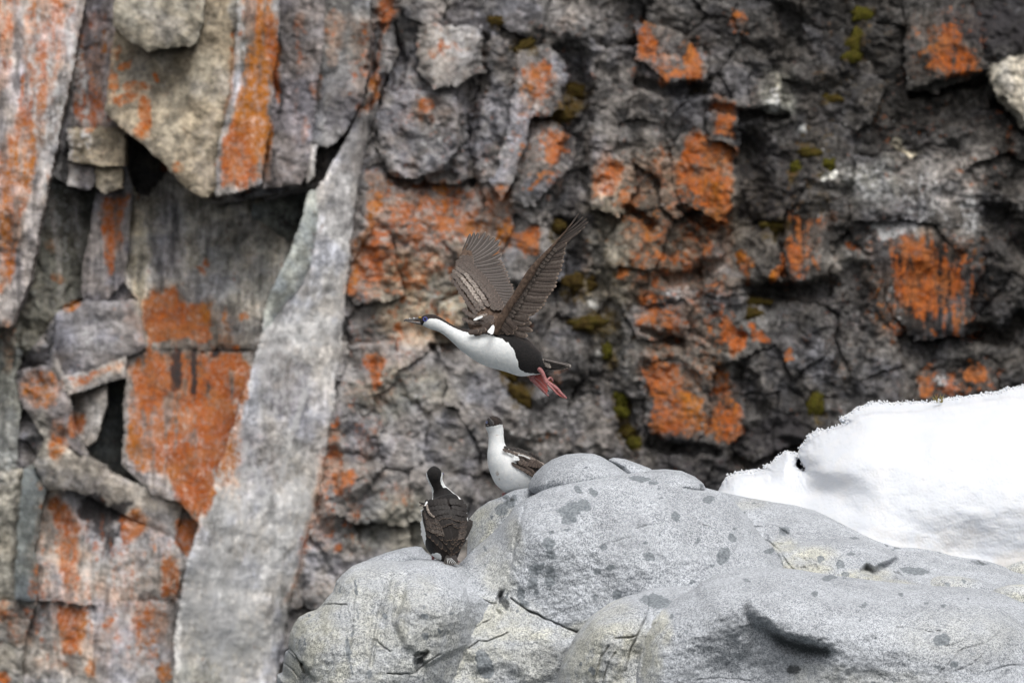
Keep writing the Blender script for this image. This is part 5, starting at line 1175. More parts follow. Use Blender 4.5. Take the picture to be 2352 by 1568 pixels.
def flying_bird():
    b = root('flying_cormorant', q1(700, 1100), 'black and white cormorant flying left across the cliff with raised wings and trailing pink feet', 'bird', 'cormorants')
    #          cx   cy   half-height  half-width
    R = [(1166,1208, 22, 24),(1140,1225, 50, 46),(1105,1222, 78, 70),(1060,1204,108, 95),(990,1178,138,122),(915,1140,150,140),(835,1110,156,150),(735,1088,150,148),(645,1066,127,128),(560,1040, 95, 96),(480,1001, 66, 68),(422,965, 52, 52),(365,928, 50, 44),(310,902, 56, 46),(268,889, 55, 47),(232,885, 46, 42),(206,887, 34, 30),(196,888, 24, 20)]
    C = np.array([q1(x, y) for x, y, _, _ in R]); ru = [a * PX1 for _, _, a, _ in R]; rs = [c * PX1 for _, _, _, c in R]
    # dark / white border, as (position along the body, angle from the spine in degrees)
    bs = np.array([0, .06, .14, .20, .235, .27, .31, .36, .42, .47, .52, .58, .64, .70, .76, .82, .875, .91, .94, .97, 1.0])
    bd = np.array([180,178,150,140,128,100, 78, 62, 52, 48, 46, 44, 44, 46, 54, 66, 82,112,160,180,180.])
    def attr(s, t, sg, P):
        lim = np.radians(np.interp(s, bs, bd)) + 0.10 * fbm(s * 60, t * 4, 3, 5)
        d = sstep(-.10, .10, lim - t)
        br = np.clip(sstep(.5, .62, s) * .9 + (1 - sstep(.25, .9, t)) * .8, 0, 1)
        return np.stack([d, br, np.zeros_like(d)], -1)
    loft('body', C, ru, rs, (0, 1, 0), M_PLUME, b, n=120, m=48, attr=attr, wob=.012, seed=3)
    # bill
    up = tube('upper_bill', [q1(x, y) for x, y in ((212,872),(190,871),(160,873),(130,876),(100,877),(82,877),(73,884),(72,891))], [20*PX1,17*PX1,13*PX1,10*PX1,8.5*PX1,8*PX1,6*PX1,2*PX1], M_BILL, b, 28, 14, .75)
    tube('lower_bill', [q1(x, y) for x, y in ((218,905),(195,904),(165,900),(130,894),(100,889),(84,888))], [16*PX1,14*PX1,10*PX1,7*PX1,5*PX1,3*PX1], M_BILL, b, 20, 12, .8)
    for x, y, r in ((112,867,4.5),(142,864,6),(150,866,4)):
        ball('salt_speck', q1(x, y, -.003), r * PX1, M_WHITE, up, n=6, m=8)
    for k, sg in enumerate((-1, 1)):
        yo = sg * 41 * PX1
        e = ball('eye', q1(231, 872, yo * .80), 13.5 * PX1, M_EYE, b)
        ring('eye_ring', q1(231, 872, yo * 1.03), 14.5 * PX1, 4.6 * PX1, (-.15, sg, .1), M_RING, e)
        ball('caruncle', q1(191, 860, yo * .35), 12 * PX1, M_CAR, b, (1.2, .8, .8), 8, 10)
    # tail
    tl = root_child('tail', b)
    tips = [(1352,1230),(1346,1239),(1326,1246),(1300,1252),(1272,1256),(1245,1256),(1218,1254)]
    for i, (x, y) in enumerate(tips):
        feather('tail_feather', q1(1140 + i * 1.2, 1180 + i * 9.5, -.034 + i * .003), q1(x, y, -.052 + i * .006), 14 * PX1, (0.25, -1, .15), M_TAIL, tl, pointed=.25)
    for i in range(4):
        feather('tail_covert', q1(1128 + i * 6, 1180 + i * 16, -.026), q1(1180 + i * 4, 1205 + i * 12, -.034), 9 * PX1, (.2, -1, .1), M_TAIL, tl, tone=.5)
    # ---------------- near wing, seen from below
    nw = root_child('wing', b); nw['label'] = 'near wing seen from its underside'
    dN = lambda y: -0.075 - 0.10 * (900 - y) / 830.0            # leans toward the viewer
    p = lambda x, y, o=0.0: q1(x, y, dN(y) + o)
    arm = [(735,960,36),(765,905,34),(800,850,30),(860,755,29),(930,650,29),(985,560,31),(1025,500,31),(1060,455,25),(1110,400,19),(1160,350,15),(1210,298,11),(1260,243,8),(1310,190,5),(1355,135,3)]
    # shift the centre line in by the radius so that the leading edge is where it is seen
    tube('wing_arm', [p(x + r * .55, y + r * .5, -.004) for x, y, r in arm], [r * PX1 for _, _, r in arm], M_ARM, nw, 50, 14, .62, (0, 1, 0))
    sec_t = along([(1040,838),(1072,830),(1100,800),(1128,776),(1155,750),(1187,695),(1220,640),(1248,585),(1268,512),(1284,445),(1303,375),(1312,300)], 20)
    sec_r = along([(800,830),(850,760),(900,690),(960,600),(1010,530),(1060,470),(1120,400),(1175,345)], 20)
    for i in range(20):
        (x0, y0), (x1, y1) = sec_r[i], sec_t[i]
        feather('secondary_feather', p(x0, y0, .010 + .0006 * (20 - i)), p(x1, y1, .012 + .0015 * math.sin(i * 2.1)), 21 * PX1, (0.25, -1, .1), M_UNDER, nw, bend=-.045, twist=.16, tone=.10 * (i % 3 == 0))
    pr_t = [(1313,288),(1345,250),(1390,212),(1425,190),(1452,168),(1480,126),(1472,100),(1441,88),(1404,66)]
    pr_r = along([(1150,370),(1200,320),(1250,265),(1300,205)], 9)
    for i, (x1, y1) in enumerate(pr_t):
        x0, y0 = pr_r[i]
        feather('primary_feather', p(x0, y0, .004 - .0010 * i), p(x1, y1, .006 + .002 * i), (17 - 1.15 * i) * PX1, (0.25, -1, .1), M_UNDER if i < 4 else M_FLIGHT, nw, bend=-.03, pointed=.25 + .05 * i, twist=.14)
    for i, ((x0, y0), (x1, y1)) in enumerate(zip(along([(815,915),(800,880),(830,840),(860,800)], 6), [(1010,1000),(1054,962),(1052,905),(992,908),(1025,870),(1050,835)])):
        feather('tertial_feather', p(x0, y0, .020 - .001 * i), p(x1, y1, .018 - .001 * i), 27 * PX1, (0.2, -1, .0), M_UNDER, nw, bend=-.03, twist=.12, pointed=.2)
    # under-wing coverts along the arm
    cr = along([(815,850),(880,745),(950,640),(1005,550),(1060,475),(1130,395),(1200,325)], 22); ct = along([(870,905),(950,800),(985,720),(1030,640),(1085,545),(1150,460),(1240,350)], 22)
    for i in range(22):
        feather('covert_feather', p(cr[i][0], cr[i][1], -.004), p(ct[i][0] + 4 * math.sin(i * 3.3), ct[i][1], .004), 18 * PX1, (0.25, -1, .1), M_UCOV, nw, twist=.08, tone=.12)
    cr = along([(800,880),(860,770),(930,665),(985,580),(1040,505)], 16); ct = along([(835,900),(915,790),(960,715),(1010,620),(1065,545)], 16)
    for i in range(16):
        feather('covert_feather', p(cr[i][0], cr[i][1], -.010), p(ct[i][0], ct[i][1] + 6, -.003), 15 * PX1, (0.25, -1, .1), M_UCOV, nw, twist=.08, tone=.0)
    # dark axillary tuft and the white shoulder flash
    for i, (x0, y0, x1, y1) in enumerate(((790,900,830,985),(800,905,880,990),(815,905,905,985),(780,915,800,990),(830,900,905,960),(850,870,930,950))):
        feather('axillary_feather', p(x0, y0, -.006), p(x1, y1, .0), 22 * PX1, (0.1, -1, 0), M_COVERT, nw, twist=.1 * (-1) ** i)
    for x0, y0, x1, y1, w in ((753,918,728,985,15),(745,935,712,975,13),(752,930,735,990,12)):
        feather('shoulder_feather', p(x0, y0, -.022), p(x1, y1, -.060 - dN(y1) - .085), w * PX1, (0, -1, 0.1), M_WHITE, nw)
    for x0, y0, x1, y1 in ((560,975,640,962),(600,968,700,950),(650,960,745,905),(640,975,720,955),(690,945,750,900),(600,985,660,975)):
        feather('scapular_feather', p(x0, y0, -.020 + .00002 * y0), p(x1, y1, -.016), 22 * PX1, (0, -1, 0.4), M_COVERT, nw, twist=.1)
    # ---------------- far wing, seen from above
    fw = root_child('wing', b); fw['label'] = 'far wing showing its upper side'
    dF = lambda y: 0.04 + 0.36 * (930 - y) / 725.0
    f = lambda x, y, o=0.0: q1(x, y, dF(y) + o)
    NF = (0.12, -1, .45)
    lead = [(575,950,18),(557,900,18),(560,820,17),(545,750,17),(520,695,17),(495,650,17),(465,600,17),(447,560,16),(441,520,16),(452,475,15),(472,430,14),(495,390,12),(515,355,9),(532,325,7),(550,295,4)]
    tube('wing_arm', [f(x + r, y + r * .2, .004) for x, y, r in lead], [r * PX1 for _, _, r in lead], M_ARM, fw, 50, 12, .7, (0, 1, 0))
    # skin of the inner wing under the coverts
    L = along([(575,960),(557,900),(560,820),(545,750),(520,695),(495,650),(465,600),(447,560),(443,520),(454,475),(474,430),(497,390),(530,340)], 30)
    Rr = along([(800,960),(840,880),(835,800),(812,745),(780,690),(740,635),(705,590),(665,545),(625,505),(602,478),(600,440),(598,400),(585,350)], 30)
    V, F = [], []
    for i in range(30):
        for j in range(9):
            t = j / 8.0; x = L[i][0] * (1 - t) + Rr[i][0] * t; y = L[i][1] * (1 - t) + Rr[i][1] * t
            V.append(f(x, y, .006 - .022 * math.sin(math.pi * min(1, t * 1.2) ** .7) * (1 - t * .4)))
    for i in range(29):
        for j in range(8):
            F.append((i * 9 + j, i * 9 + j + 1, i * 9 + j + 10, i * 9 + j + 9))
    make_mesh('wing_skin', V, F, M_ARM, fw)
    ft = [(575,215),(605,208),(640,204),(690,206),(728,220),(772,236),(802,264),(806,312),(812,372),(822,425)]
    fr = along([(528,345),(548,345),(568,352),(584,368),(595,388),(600,412),(600,440),(596,462)], 10)
    for i, (x1, y1) in enumerate(ft):
        x0, y0 = fr[i]
        feather('primary_feather', f(x0 - 12, y0 + 10, .012 - .0008 * i), f(x1, y1, .02 - .0012 * i), (15 + 1.3 * i) * PX1, NF, M_FLIGHT, fw, bend=-.05, pointed=.35 - .03 * i, twist=-.16)
    st = along([(826,440),(850,492),(872,546),(892,598),(915,650),(930,700),(930,760),(900,830)], 17); sr = along([(600,470),(640,520),(690,580),(740,640),(790,710),(815,780)], 17)
    for i in range(17):
        feather('secondary_feather', f(sr[i][0] - 14, sr[i][1] + 4, .010 - .0004 * i), f(st[i][0], st[i][1], .016 - .0006 * i), 19 * PX1, NF, M_FLIGHT, fw, bend=-.05, twist=-.15)
    rows = [((600,470),(655,515),(705,575),(750,630),(790,690),(825,752),(835,800), 16, 60, 0.0), ((565,470),(625,520),(675,575),(720,632),(760,690),(795,750),(800,800), 16, 52, .04), ((530,480),(590,525),(640,580),(685,640),(728,695),(760,750),(770,800), 15, 48, .10),
            ((505,500),(560,540),(605,595),(650,655),(690,715),(725,770), 14, 46, .55), ((480,520),(530,565),(575,620),(620,680),(655,735),(690,790), 13, 46, .75), ((465,545),(505,590),(545,645),(590,700),(625,755),(655,805), 12, 44, .18), ((470,600),(520,670),(560,735),(600,790),(630,830), 10, 44, .0),
            ((560,810),(590,840),(640,860),(700,870),(760,860), 8, 50, .02), ((560,880),(620,905),(690,905),(760,890), 7, 50, .0)]
    for k, row in enumerate(rows):
        pts, n, ln, tone = row[:-3], row[-3], row[-2], row[-1]
        T = along(pts, n)
        for i in range(n):
            x1, y1 = T[i]; a = .55 + .10 * math.sin(i * 1.7 + k)
            if k >= 7: a = .2
            mid = 1 if .2 < i / n < .8 else .35
            feather('covert_feather', f(x1 - ln * math.cos(a), y1 - ln * math.sin(a), -.022 - .0025 * k + .0003 * i), f(x1, y1, -.016 - .0018 * k), 17 * PX1, NF, M_COVERT, fw, twist=-.15, tone=tone * mid)
    hand = [((596,395),(601,440),(598,475)), ((565,390),(575,440),(575,480)), ((535,390),(540,440),(545,490)), ((510,420),(510,470),(510,510))]
    for k, pts in enumerate(hand):
        T = along(pts, 6)
        for i in range(6):
            x1, y1 = T[i]
            feather('covert_feather', f(x1 - 45, y1 + 16, -.016 - .0024 * k), f(x1, y1 - 4, -.010 - .0020 * k), 15 * PX1, NF, M_COVERT, fw, twist=-.15)
    for x0, y0, x1, y1 in ((600,880,672,850),(612,868,668,846),(640,850,708,832)):
        feather('scapular_feather', f(x0, y0, -.075), f(x1, y1, -.080), 9 * PX1, NF, M_WHITE if x1 == 672 else M_COVERT, fw, tone=.6)
    # ---------------- feet
    def foot(pts, rad, toes, web, d):
        ft_ = tube('foot', [q1(x, y, d) for x, y in pts], [r * PX1 for r in rad], M_FOOT, b, 24, 12, .8)
        for tp, rr in toes:
            t_ = tube('toe', [q1(x, y, d + o) for x, y, o in tp], [r * PX1 for r in rr], M_FOOT, ft_, 16, 10, .8)
            (xa, ya, oa), (xb, yb, ob) = tp[-2], tp[-1]
            nx, ny = xb - xa, yb - ya; l = math.hypot(nx, ny)
            tube('claw', [q1(xb - nx / l * 3, yb - ny / l * 3, d + ob), q1(xb + nx / l * 8, yb + ny / l * 9, d + ob), q1(xb + nx / l * 12, yb + ny / l * 22, d + ob)], [5.5 * PX1, 4 * PX1, .8 * PX1], M_CLAW, ft_, 8, 8)
        V = []; F = []
        n = len(web)
        for sgn in (-1, 1):
            for (x, y, o) in web: V.append(q1(x, y, d + o + sgn * .0012))
        F.append(tuple(range(n))); F.append(tuple(range(2 * n - 1, n - 1, -1)))
        for i in range(n): F.append((i, n + i, n + (i + 1) % n, (i + 1) % n))
        make_mesh('foot_web', V, F, M_WEB, ft_, smooth=False)
    foot([(1090,1240),(1122,1275),(1140,1310),(1152,1345),(1165,1360)], [20,17,15,15,15],
         [([(1155,1348,0),(1195,1372,0),(1235,1400,0),(1270,1440,0),(1312,1478,0)], [15,14,13,12,8]), ([(1160,1340,.006),(1190,1320,.012),(1208,1348,.018)], [9,8,6]), ([(1168,1368,-.004),(1210,1410,-.004),(1245,1452,-.002)], [9,8,5])],
         [(1150,1355,.0),(1175,1352,.008),(1240,1402,.006),(1306,1474,.002),(1290,1476,0),(1245,1450,-.002),(1200,1408,-.003)], -.030)
    foot([(1075,1262),(1062,1290),(1045,1312),(1042,1328),(1052,1342)], [20,18,16,15,14],
         [([(1045,1328,0),(1078,1365,0),(1110,1395,0),(1140,1428,0),(1165,1452,0),(1176,1462,0)], [15,13,11,9,7,5]), ([(1060,1320,.006),(1100,1345,.008),(1140,1385,.010),(1170,1415,.010)], [11,9,8,5])],
         [(1052,1320,.004),(1085,1290,.010),(1120,1295,.014),(1140,1340,.013),(1160,1372,.012),(1172,1412,.010),(1160,1445,.002),(1110,1396,.0),(1070,1352,.0)], .030)
    return b

def root_child(name, parent):
    o = bpy.data.objects.new(name, None); o.empty_display_size = .02
    o.parent = parent; COL.objects.link(o)
    return o
# ================= standing birds
def surface_y(P):
    """front-most depth of a body near (x, z)"""
    Q = P.reshape(-1, 3)
    def f(x, z, r=.014):
        m = (np.abs(Q[:, 0] - x) < r) & (np.abs(Q[:, 2] - z) < r)
        if not m.any():
            k = np.argmin((Q[:, 0] - x) ** 2 + (Q[:, 2] - z) ** 2); return Q[k, 1]
        return Q[m][:, 1].min() + .002
    return f

def standing_right():
    YR = 50.1
    q = lambda x, y, dy=0.0: W(941.7 + x * .2381, 941.7 + y * .2381, YR + dy)
    px = .2381 * K * YR / 2352.0
    b = root('standing_cormorant', q(1000, 900), 'white breasted cormorant standing behind the crest boulders with its bill pointing at the viewer', 'bird', 'cormorants')
    R = [(1480,900,50,50,.26),(1400,830,105,110,.21),(1300,760,160,165,.16),(1190,690,196,200,.10),(1075,630,212,215,.05),(975,575,204,205,.0),(900,500,160,165,-.02),(855,420,115,122,-.025),(836,340,82,88,-.025),(832,265,72,76,-.025),(826,205,76,78,-.025),(814,160,82,80,-.028),(808,122,84,80,-.034),(803,88,68,64,-.036),(800,66,42,40,-.036),(799,56,16,16,-.036)]
    C = np.array([q(x, y, d) for x, y, _, _, d in R]); ru = [a * px for _, _, a, _, _ in R]; rs = [c * px for _, _, _, c, _ in R]
    def attr(s, t, sg, P):
        # back, nape and cap are dark; breast, throat and belly white
        U = (P[..., 0] / (K * YR) * 2352 + 1176 - 941.7) / .2381; Vv = ((CAMZ - P[..., 2]) / (K * YR) * 2352 + 784 - 941.7) / .2381
        lim = np.radians(np.interp(s, [0, .2, .33, .42, .50, .56, .62, .72, .80, .86, 1.0], [95, 92, 66, 50, 40, 34, 30, 30, 40, 60, 70]))
        d = sstep(-.14, .14, lim - t + .12 * fbm(s * 50, t * 4, 3, 9))
        face = sstep(-8, 8, 152 - .18 * (U - 800) - Vv + 10 * fbm(U / 22, Vv / 22, 2, 4))
        pol = [(1010,478),(1035,540),(1100,582),(1145,622),(1192,648),(1420,820),(1420,500),(1200,420),(1000,372),(920,385),(940,405),(1020,425),(1050,450)]
        d = np.maximum(np.maximum(d, face), np.where(P[..., 1] < YR + .05, inside(U, Vv, pol) * 1.0, 0))
        soil = np.maximum.reduce([np.exp(-(((U - x) / rx) ** 2 + ((Vv - y) / ry) ** 2)) for x, y, rx, ry in ((845,610,26,40),(860,665,14,22),(990,670,34,16),(1055,715,16,10),(840,240,30,10),(930,400,30,18))])
        return np.stack([d, np.full_like(d, .9), .75 * soil], -1)
    _, P = loft('body', C, ru, rs, (-0.62, 1, -.15), M_PLUME, b, n=110, m=48, attr=attr, wob=.012, seed=8)
    sy = surface_y(P)
    sf = lambda x, y, o=0.0: (q(x, y)[0], min(sy(q(x, y)[0], q(x, y)[2]), YR + .16) - o, q(x, y)[2])
    # head furniture
    def face(x, y, d): return q(x, y, d)
    up = tube('upper_bill', [face(x, y, d) for x, y, d in ((806,140,-.052),(796,124,-.066),(782,104,-.082),(768,84,-.096),(758,70,-.102),(754,66,-.103))], [27*px, 22*px, 15*px, 11*px, 8*px, 4*px], M_BILL, b, 24, 14, .85, (1, 0, .3))
    tube('lower_bill', [face(x, y, d) for x, y, d in ((790,152,-.048),(782,138,-.060),(776,116,-.074),(768,96,-.088))], [20*px, 18*px, 12*px, 6*px], M_BILL, b, 18, 12, .9, (1, 0, .3))
    for x0, y0, x1, y1, r in ((742,138,772,158,9),(800,158,832,138,9)):
        tube('gape_skin', [face(x0, y0, -.052), face((x0 + x1) / 2, (y0 + y1) / 2 + 3, -.062), face(x1, y1, -.056)], [r*px*.6, r*px, r*px*.6], M_BILL, b, 10, 8)
    ball('caruncle', face(768, 92, -.078), 5 * px, M_CAR, up, n=6, m=8)
    for x, y, dy in ((742, 116, -.054), (832, 112, -.056)):
        e = ball('eye', face(x, y, dy), 9.5 * px, M_EYE, b, n=8, m=12)
        ring('eye_ring', face(x, y, dy - .0035), 9.5 * px, 3 * px, (.25 * (1 if x > 790 else -1), -1, .2), plain_ring, e)
    for x, y, x1, y1 in ((800,66,806,54),(812,68,822,56),(826,74,836,64)):
        feather('crest_feather', face(x, y, -.038), face(x1, y1, -.034), 5 * px, (0, -1, .2), M_BACK, b, pointed=.6)
    # folded wing
    w = root_child('wing', b)
    edge_lo = [(1010,478),(1035,540),(1100,582),(1145,622),(1192,648)]
    rows = [([(935,392),(980,405),(1020,425),(1060,440),(1110,452),(1170,478),(1230,510)], 9, 46, .0), ([(950,372),(1000,376),(1060,384),(1120,404),(1190,432),(1250,470)], 9, 50, .0), ([(1050,428),(1090,440),(1140,458),(1190,478),(1240,500),(1300,530)], 9, 62, .8),
            ([(1060,500),(1080,520),(1108,530),(1132,540)], 4, 62, .0), ([(1100,490),(1140,528),(1180,540),(1225,550)], 6, 70, .0), ([(1160,490),(1200,520),(1240,545),(1270,560)], 6, 80, .0), ([(1230,500),(1270,530),(1310,560)], 5, 80, .1),
            ([(1060,560),(1100,580),(1140,600),(1160,610)], 4, 100, .0), ([(1140,600),(1175,625),(1195,640)], 4, 110, .0), ([(1190,590),(1210,620),(1235,630)], 3, 110, .0)]
    k_ = 0
    order = [9, 8, 7, 6, 5, 4, 3, 2, 1, 0]
    for depth, k in enumerate(order):
        pts, n, ln, tone = rows[k]
        T = along(pts, n)
        for i in range(n):
            x1, y1 = T[i]; a = math.radians(28 if k < 3 else 36)
            feather('back_feather' if k in (0, 1) else 'covert_feather' if k < 7 else 'flight_feather', sf(x1 - ln * math.cos(a), y1 - ln * math.sin(a), .003 + .0010 * depth), sf(x1, y1, .006 + .0010 * depth + .0004 * (n - i)), (17 if k > 2 else 15) * px, (.45, -1, .35), M_COVERT if k != 1 else M_BACK, w, tone=tone, twist=.10)
    for x0, y0, x1, y1, wd in ((990,455,1056,474,14),(1000,444,1048,458,12),(985,468,1035,479,10)):
        feather('shoulder_feather', sf(x0, y0, .018), sf(x1, y1, .026), wd * px, (.4, -1, .2), M_WHITE, w)
    T = along([(1042,424),(1080,432),(1115,444),(1150,462)], 6)
    for i in range(5):
        feather('scapular_feather', sf(T[i][0], T[i][1], .026), sf(T[i + 1][0] + 10, T[i + 1][1] + 5, .028), 5 * px, (.4, -1, .4), M_WHITE, w)
    tl = root_child('tail', b)
    for i in range(6):
        feather('tail_feather', q(1400, 830 + i * 8, .22), q(1560 - i * 4, 960 + i * 14, .30), 16 * px, (.3, -1, .3), M_TAIL, tl)
    for s in (-1, 1):
        f_ = tube('foot', [q(1000 + 90 * s, 800, .03), q(995 + 92 * s, 850, .03), q(990 + 94 * s, 900, .02)], [22 * px, 16 * px, 16 * px], M_FOOT, b, 14, 10)
        for tx in (-50, -10, 35):
            tube('toe', [q(990 + 94 * s, 896, .02), q(990 + 94 * s + tx * .6, 906, -.02), q(990 + 94 * s + tx, 912, -.05)], [12 * px, 11 * px, 6 * px], M_FOOT, f_, 10, 8)

def standing_left():
    YL = 49.06
    q = lambda x, y, dy=0.0: W(953.2 + x * .15749, 1062.3 + y * .15749, YL + dy)
    px = .15749 * K * YL / 2352.0
    b = root('perched_cormorant', q(450, 1450), 'dark backed cormorant seen from behind standing on the left granite lobe', 'bird', 'cormorants')
    R = [(540,1400,70,60,.02),(500,1330,190,180,.0),(466,1230,270,278,.0),(445,1100,318,326,.0),(436,960,338,345,.0),(436,830,330,338,.0),(440,700,300,312,.01),(430,600,240,262,.02),(408,520,170,190,.03),(380,450,122,140,.035),(350,390,102,112,.035),(326,330,96,100,.03),(302,270,100,104,.025),(288,215,116,116,.02),(282,165,122,120,.018),(280,120,104,102,.02),(278,85,62,62,.025),(277,68,26,26,.03)]
    C = np.array([q(x, y, d) for x, y, _, _, d in R]); ru = [a * px * .9 for _, _, a, _, _ in R]; rs = [c * px for _, _, _, c, _ in R]
    def attr(s, t, sg, P):
        U = (P[..., 0] / (K * YL) * 2352 + 1176 - 953.2) / .15749; Vv = ((CAMZ - P[..., 2]) / (K * YL) * 2352 + 784 - 1062.3) / .15749
        # flanks white below, black thighs, white sides to the neck
        lim = np.where(sg < 0, 1, 1) * np.radians(np.interp(s, [0, .05, .12, .2, .35, .45, .52, .56, .60, .64, .70, .76, .82, .90, 1.0], [60, 66, 62, 56, 55, 58, 66, 70, 48, 42, 42, 50, 60, 100, 180]))
        d = sstep(-.10, .10, lim - t + .10 * fbm(s * 40, t * 5, 3, 15))
        th = np.maximum(sstep(1.0, .75, np.hypot((U - 222) / 82, (Vv - 1190) / 165)), sstep(1.0, .75, np.hypot((U - 715) / 80, (Vv - 1260) / 190)))
        d = np.maximum(d, th)
        wt = sstep(1.0, .6, np.hypot((U - 320) / 85, (Vv - 1380) / 90))
        d = d * (1 - wt)
        br = sstep(480, 640, Vv) * (1 - th)
        return np.stack([d, .6 * br, np.zeros_like(d)], -1)
    _, P = loft('body', C, ru, rs, (1, 0, 0), M_PLUME, b, n=110, m=52, attr=attr, wob=.012, seed=18)
    sy = surface_y(P)
    sf = lambda x, y, o=0.0: (q(x, y)[0], min(sy(q(x, y)[0], q(x, y)[2]), YL + .02) - o, q(x, y)[2])
    # bill and eyes on the far side of the head
    tube('upper_bill', [q(300,150,.05), q(305,150,.085), q(310,155,.12)], [28*px, 20*px, 8*px], M_BILL, b, 14, 10)
    for sx in (-1, 1):
        e = ball('eye', q(290 + sx * 108, 160, .045), 14 * px, M_EYE, b, n=8, m=10)
        ring('eye_ring', q(290 + sx * 116, 160, .045), 14 * px, 4 * px, (sx, .3, 0), M_RING, e, 16, 6)
    def wing(side, outline_rows):
        w = root_child('wing', b)
        for depth, (pts, n, ln, ang, wd, kind, tone) in enumerate(outline_rows):
            T = along(pts, n)
            for i in range(n):
                x1, y1 = T[i]; a = math.radians(ang[0] + (ang[1] - ang[0]) * i / max(1, n - 1))
                x0, y0 = x1 - ln * math.cos(a), y1 - ln * math.sin(a)
                o = .002 + .0005 * depth
                feather(kind, sf(x0, y0, o), sf(x1, y1, o + .003 + .0004 * (i % 3)), wd * px, ((x1 - 440) / 700.0, -1, .15), (M_MANTLE if (kind == 'back_feather' and pts[0][1] < 800) else M_BACK) if kind != 'covert_feather' or tone == 0 else M_BCOV, w, tone=tone * .6, twist=.03 * side, pointed=.25, cup=.05)
    # left: long flight feathers first, coverts and scapulars over them
    wing(1, [([(220,1090),(300,1180),(400,1260),(470,1310),(525,1350)], 6, 330, (74, 74), 36, 'flight_feather', 0), ([(190,980),(240,1010),(330,1070),(440,1170),(520,1260)], 6, 300, (76, 72), 34, 'flight_feather', 0),
             ([(530,1300),(548,1270),(555,1200)], 3, 320, (82, 88), 40, 'tertial_feather', 0), ([(470,1145),(500,1140),(530,1130)], 3, 230, (70, 82), 34, 'tertial_feather', 0),
             ([(190,970),(230,1005),(280,1030),(330,1035),(380,1060),(420,1070)], 9, 130, (84, 72), 22, 'covert_feather', .30), ([(175,890),(220,930),(270,960),(330,960),(390,975)], 8, 120, (84, 74), 22, 'covert_feather', .15), ([(165,820),(200,850),(250,880),(300,890),(350,910)], 7, 110, (80, 72), 22, 'covert_feather', .10),
             ([(430,935),(470,910),(500,895),(520,895)], 4, 150, (68, 86), 38, 'back_feather', 0), ([(360,835),(410,815),(460,810),(510,810)], 5, 140, (66, 84), 38, 'back_feather', 0),
             ([(220,760),(290,780),(370,755),(430,740),(490,740)], 7, 120, (62, 82), 38, 'back_feather', 0), ([(180,690),(240,690),(310,680),(380,680),(450,670)], 7, 105, (60, 82), 38, 'back_feather', 0), ([(200,620),(280,615),(360,610),(440,605)], 6, 90, (60, 84), 38, 'back_feather', 0)])
    wing(-1, [([(690,1140),(665,1220),(625,1290),(590,1330),(560,1345)], 6, 330, (116, 100), 36, 'flight_feather', 0), ([(690,1090),(670,1120),(640,1165),(600,1220)], 5, 290, (114, 100), 34, 'flight_feather', 0), ([(590,1165),(570,1120),(610,1130)], 3, 260, (100, 94), 36, 'tertial_feather', 0),
              ([(700,1100),(680,1106),(660,1112),(640,1116)], 6, 130, (112, 104), 24, 'covert_feather', .25), ([(705,1010),(690,1022),(670,1030),(645,1010)], 5, 120, (112, 100), 25, 'covert_feather', .08), ([(715,920),(700,940),(680,950),(650,930)], 5, 110, (112, 100), 25, 'covert_feather', .05),
              ([(615,950),(585,930),(570,900)], 3, 150, (102, 94), 38, 'back_feather', 0), ([(700,850),(660,860),(620,850),(570,830)], 5, 130, (112, 94), 38, 'back_feather', 0), ([(705,770),(670,770),(630,760),(570,750)], 5, 115, (112, 94), 38, 'back_feather', 0), ([(700,690),(640,680),(570,670)], 4, 100, (112, 94), 38, 'back_feather', 0), ([(660,620),(600,610),(540,605)], 4, 90, (110, 92), 38, 'back_feather', 0)])
    # ruffled shoulder and pale fringe
    for x0, y0, x1, y1, wd, m in ((160,600,60,575,12,M_BACK),(165,610,70,615,14,M_BACK),(160,625,62,625,10,M_COVERT),(150,650,110,745,14,M_BACK),(175,560,150,620,14,M_WHITE),(170,600,185,690,16,M_COVERT),(165,610,205,730,16,M_COVERT),(180,690,250,760,16,M_COVERT),(200,740,290,785,14,M_COVERT)):
        feather('shoulder_feather', sf(x0, y0, .012), sf(x1, y1, .020), wd * px, (-.3, -1, .2), m, b, tone=.7 if m is M_COVERT else 0)
    for x0, y0, x1, y1 in ((130,690,78,705),(130,730,95,775),(120,830,80,885),(110,880,84,925),(115,930,88,980),(130,700,100,760),(120,1000,90,1060)):
        feather('flank_feather', q(x0, y0, -.01), q(x1, y1, -.005), 18 * px, (-.5, -1, .1), M_WHITE, b, pointed=.4)
    tl = root_child('tail', b)
    for i in range(11):
        x = 420 + i * 21
        feather('tail_feather', q(470 + i * 11, 1330, -.055), q(x, 1470 + 22 * math.sin(i / 10 * math.pi), -.085), 12 * px, (0, -1, .2), M_BACK, tl, pointed=.3)
    for i, x in enumerate((470, 500, 530, 560, 590)):
        feather('tail_shaft', q(468 + i * 14, 1385, -.080), q(x + 10 + i * 4, 1482, -.094), 2.6 * px, (0, -1, .2), M_WHITE, tl, pointed=.5)
    for s in (0, 1):
        x = 268 + 330 * s
        f_ = tube('foot', [q(x, 1330, .03), q(x - 5, 1390, .03), q(x - 8, 1425, .03)], [30 * px, 22 * px, 20 * px], M_FOOT, b, 12, 10)
        for tx in (-50, 0, 50):
            tube('toe', [q(x - 8, 1424, .03), q(x + tx * .5, 1436, .06), q(x + tx, 1442, .09)], [16 * px, 14 * px, 8 * px], M_FOOT, f_, 10, 8)

plain_ring = plain_material('eye_ring_grey_blue', (0.15, 0.17, 0.30), (0.10, 0.12, 0.22), 0.4, 200)
flying_bird()
standing_right()
standing_left()

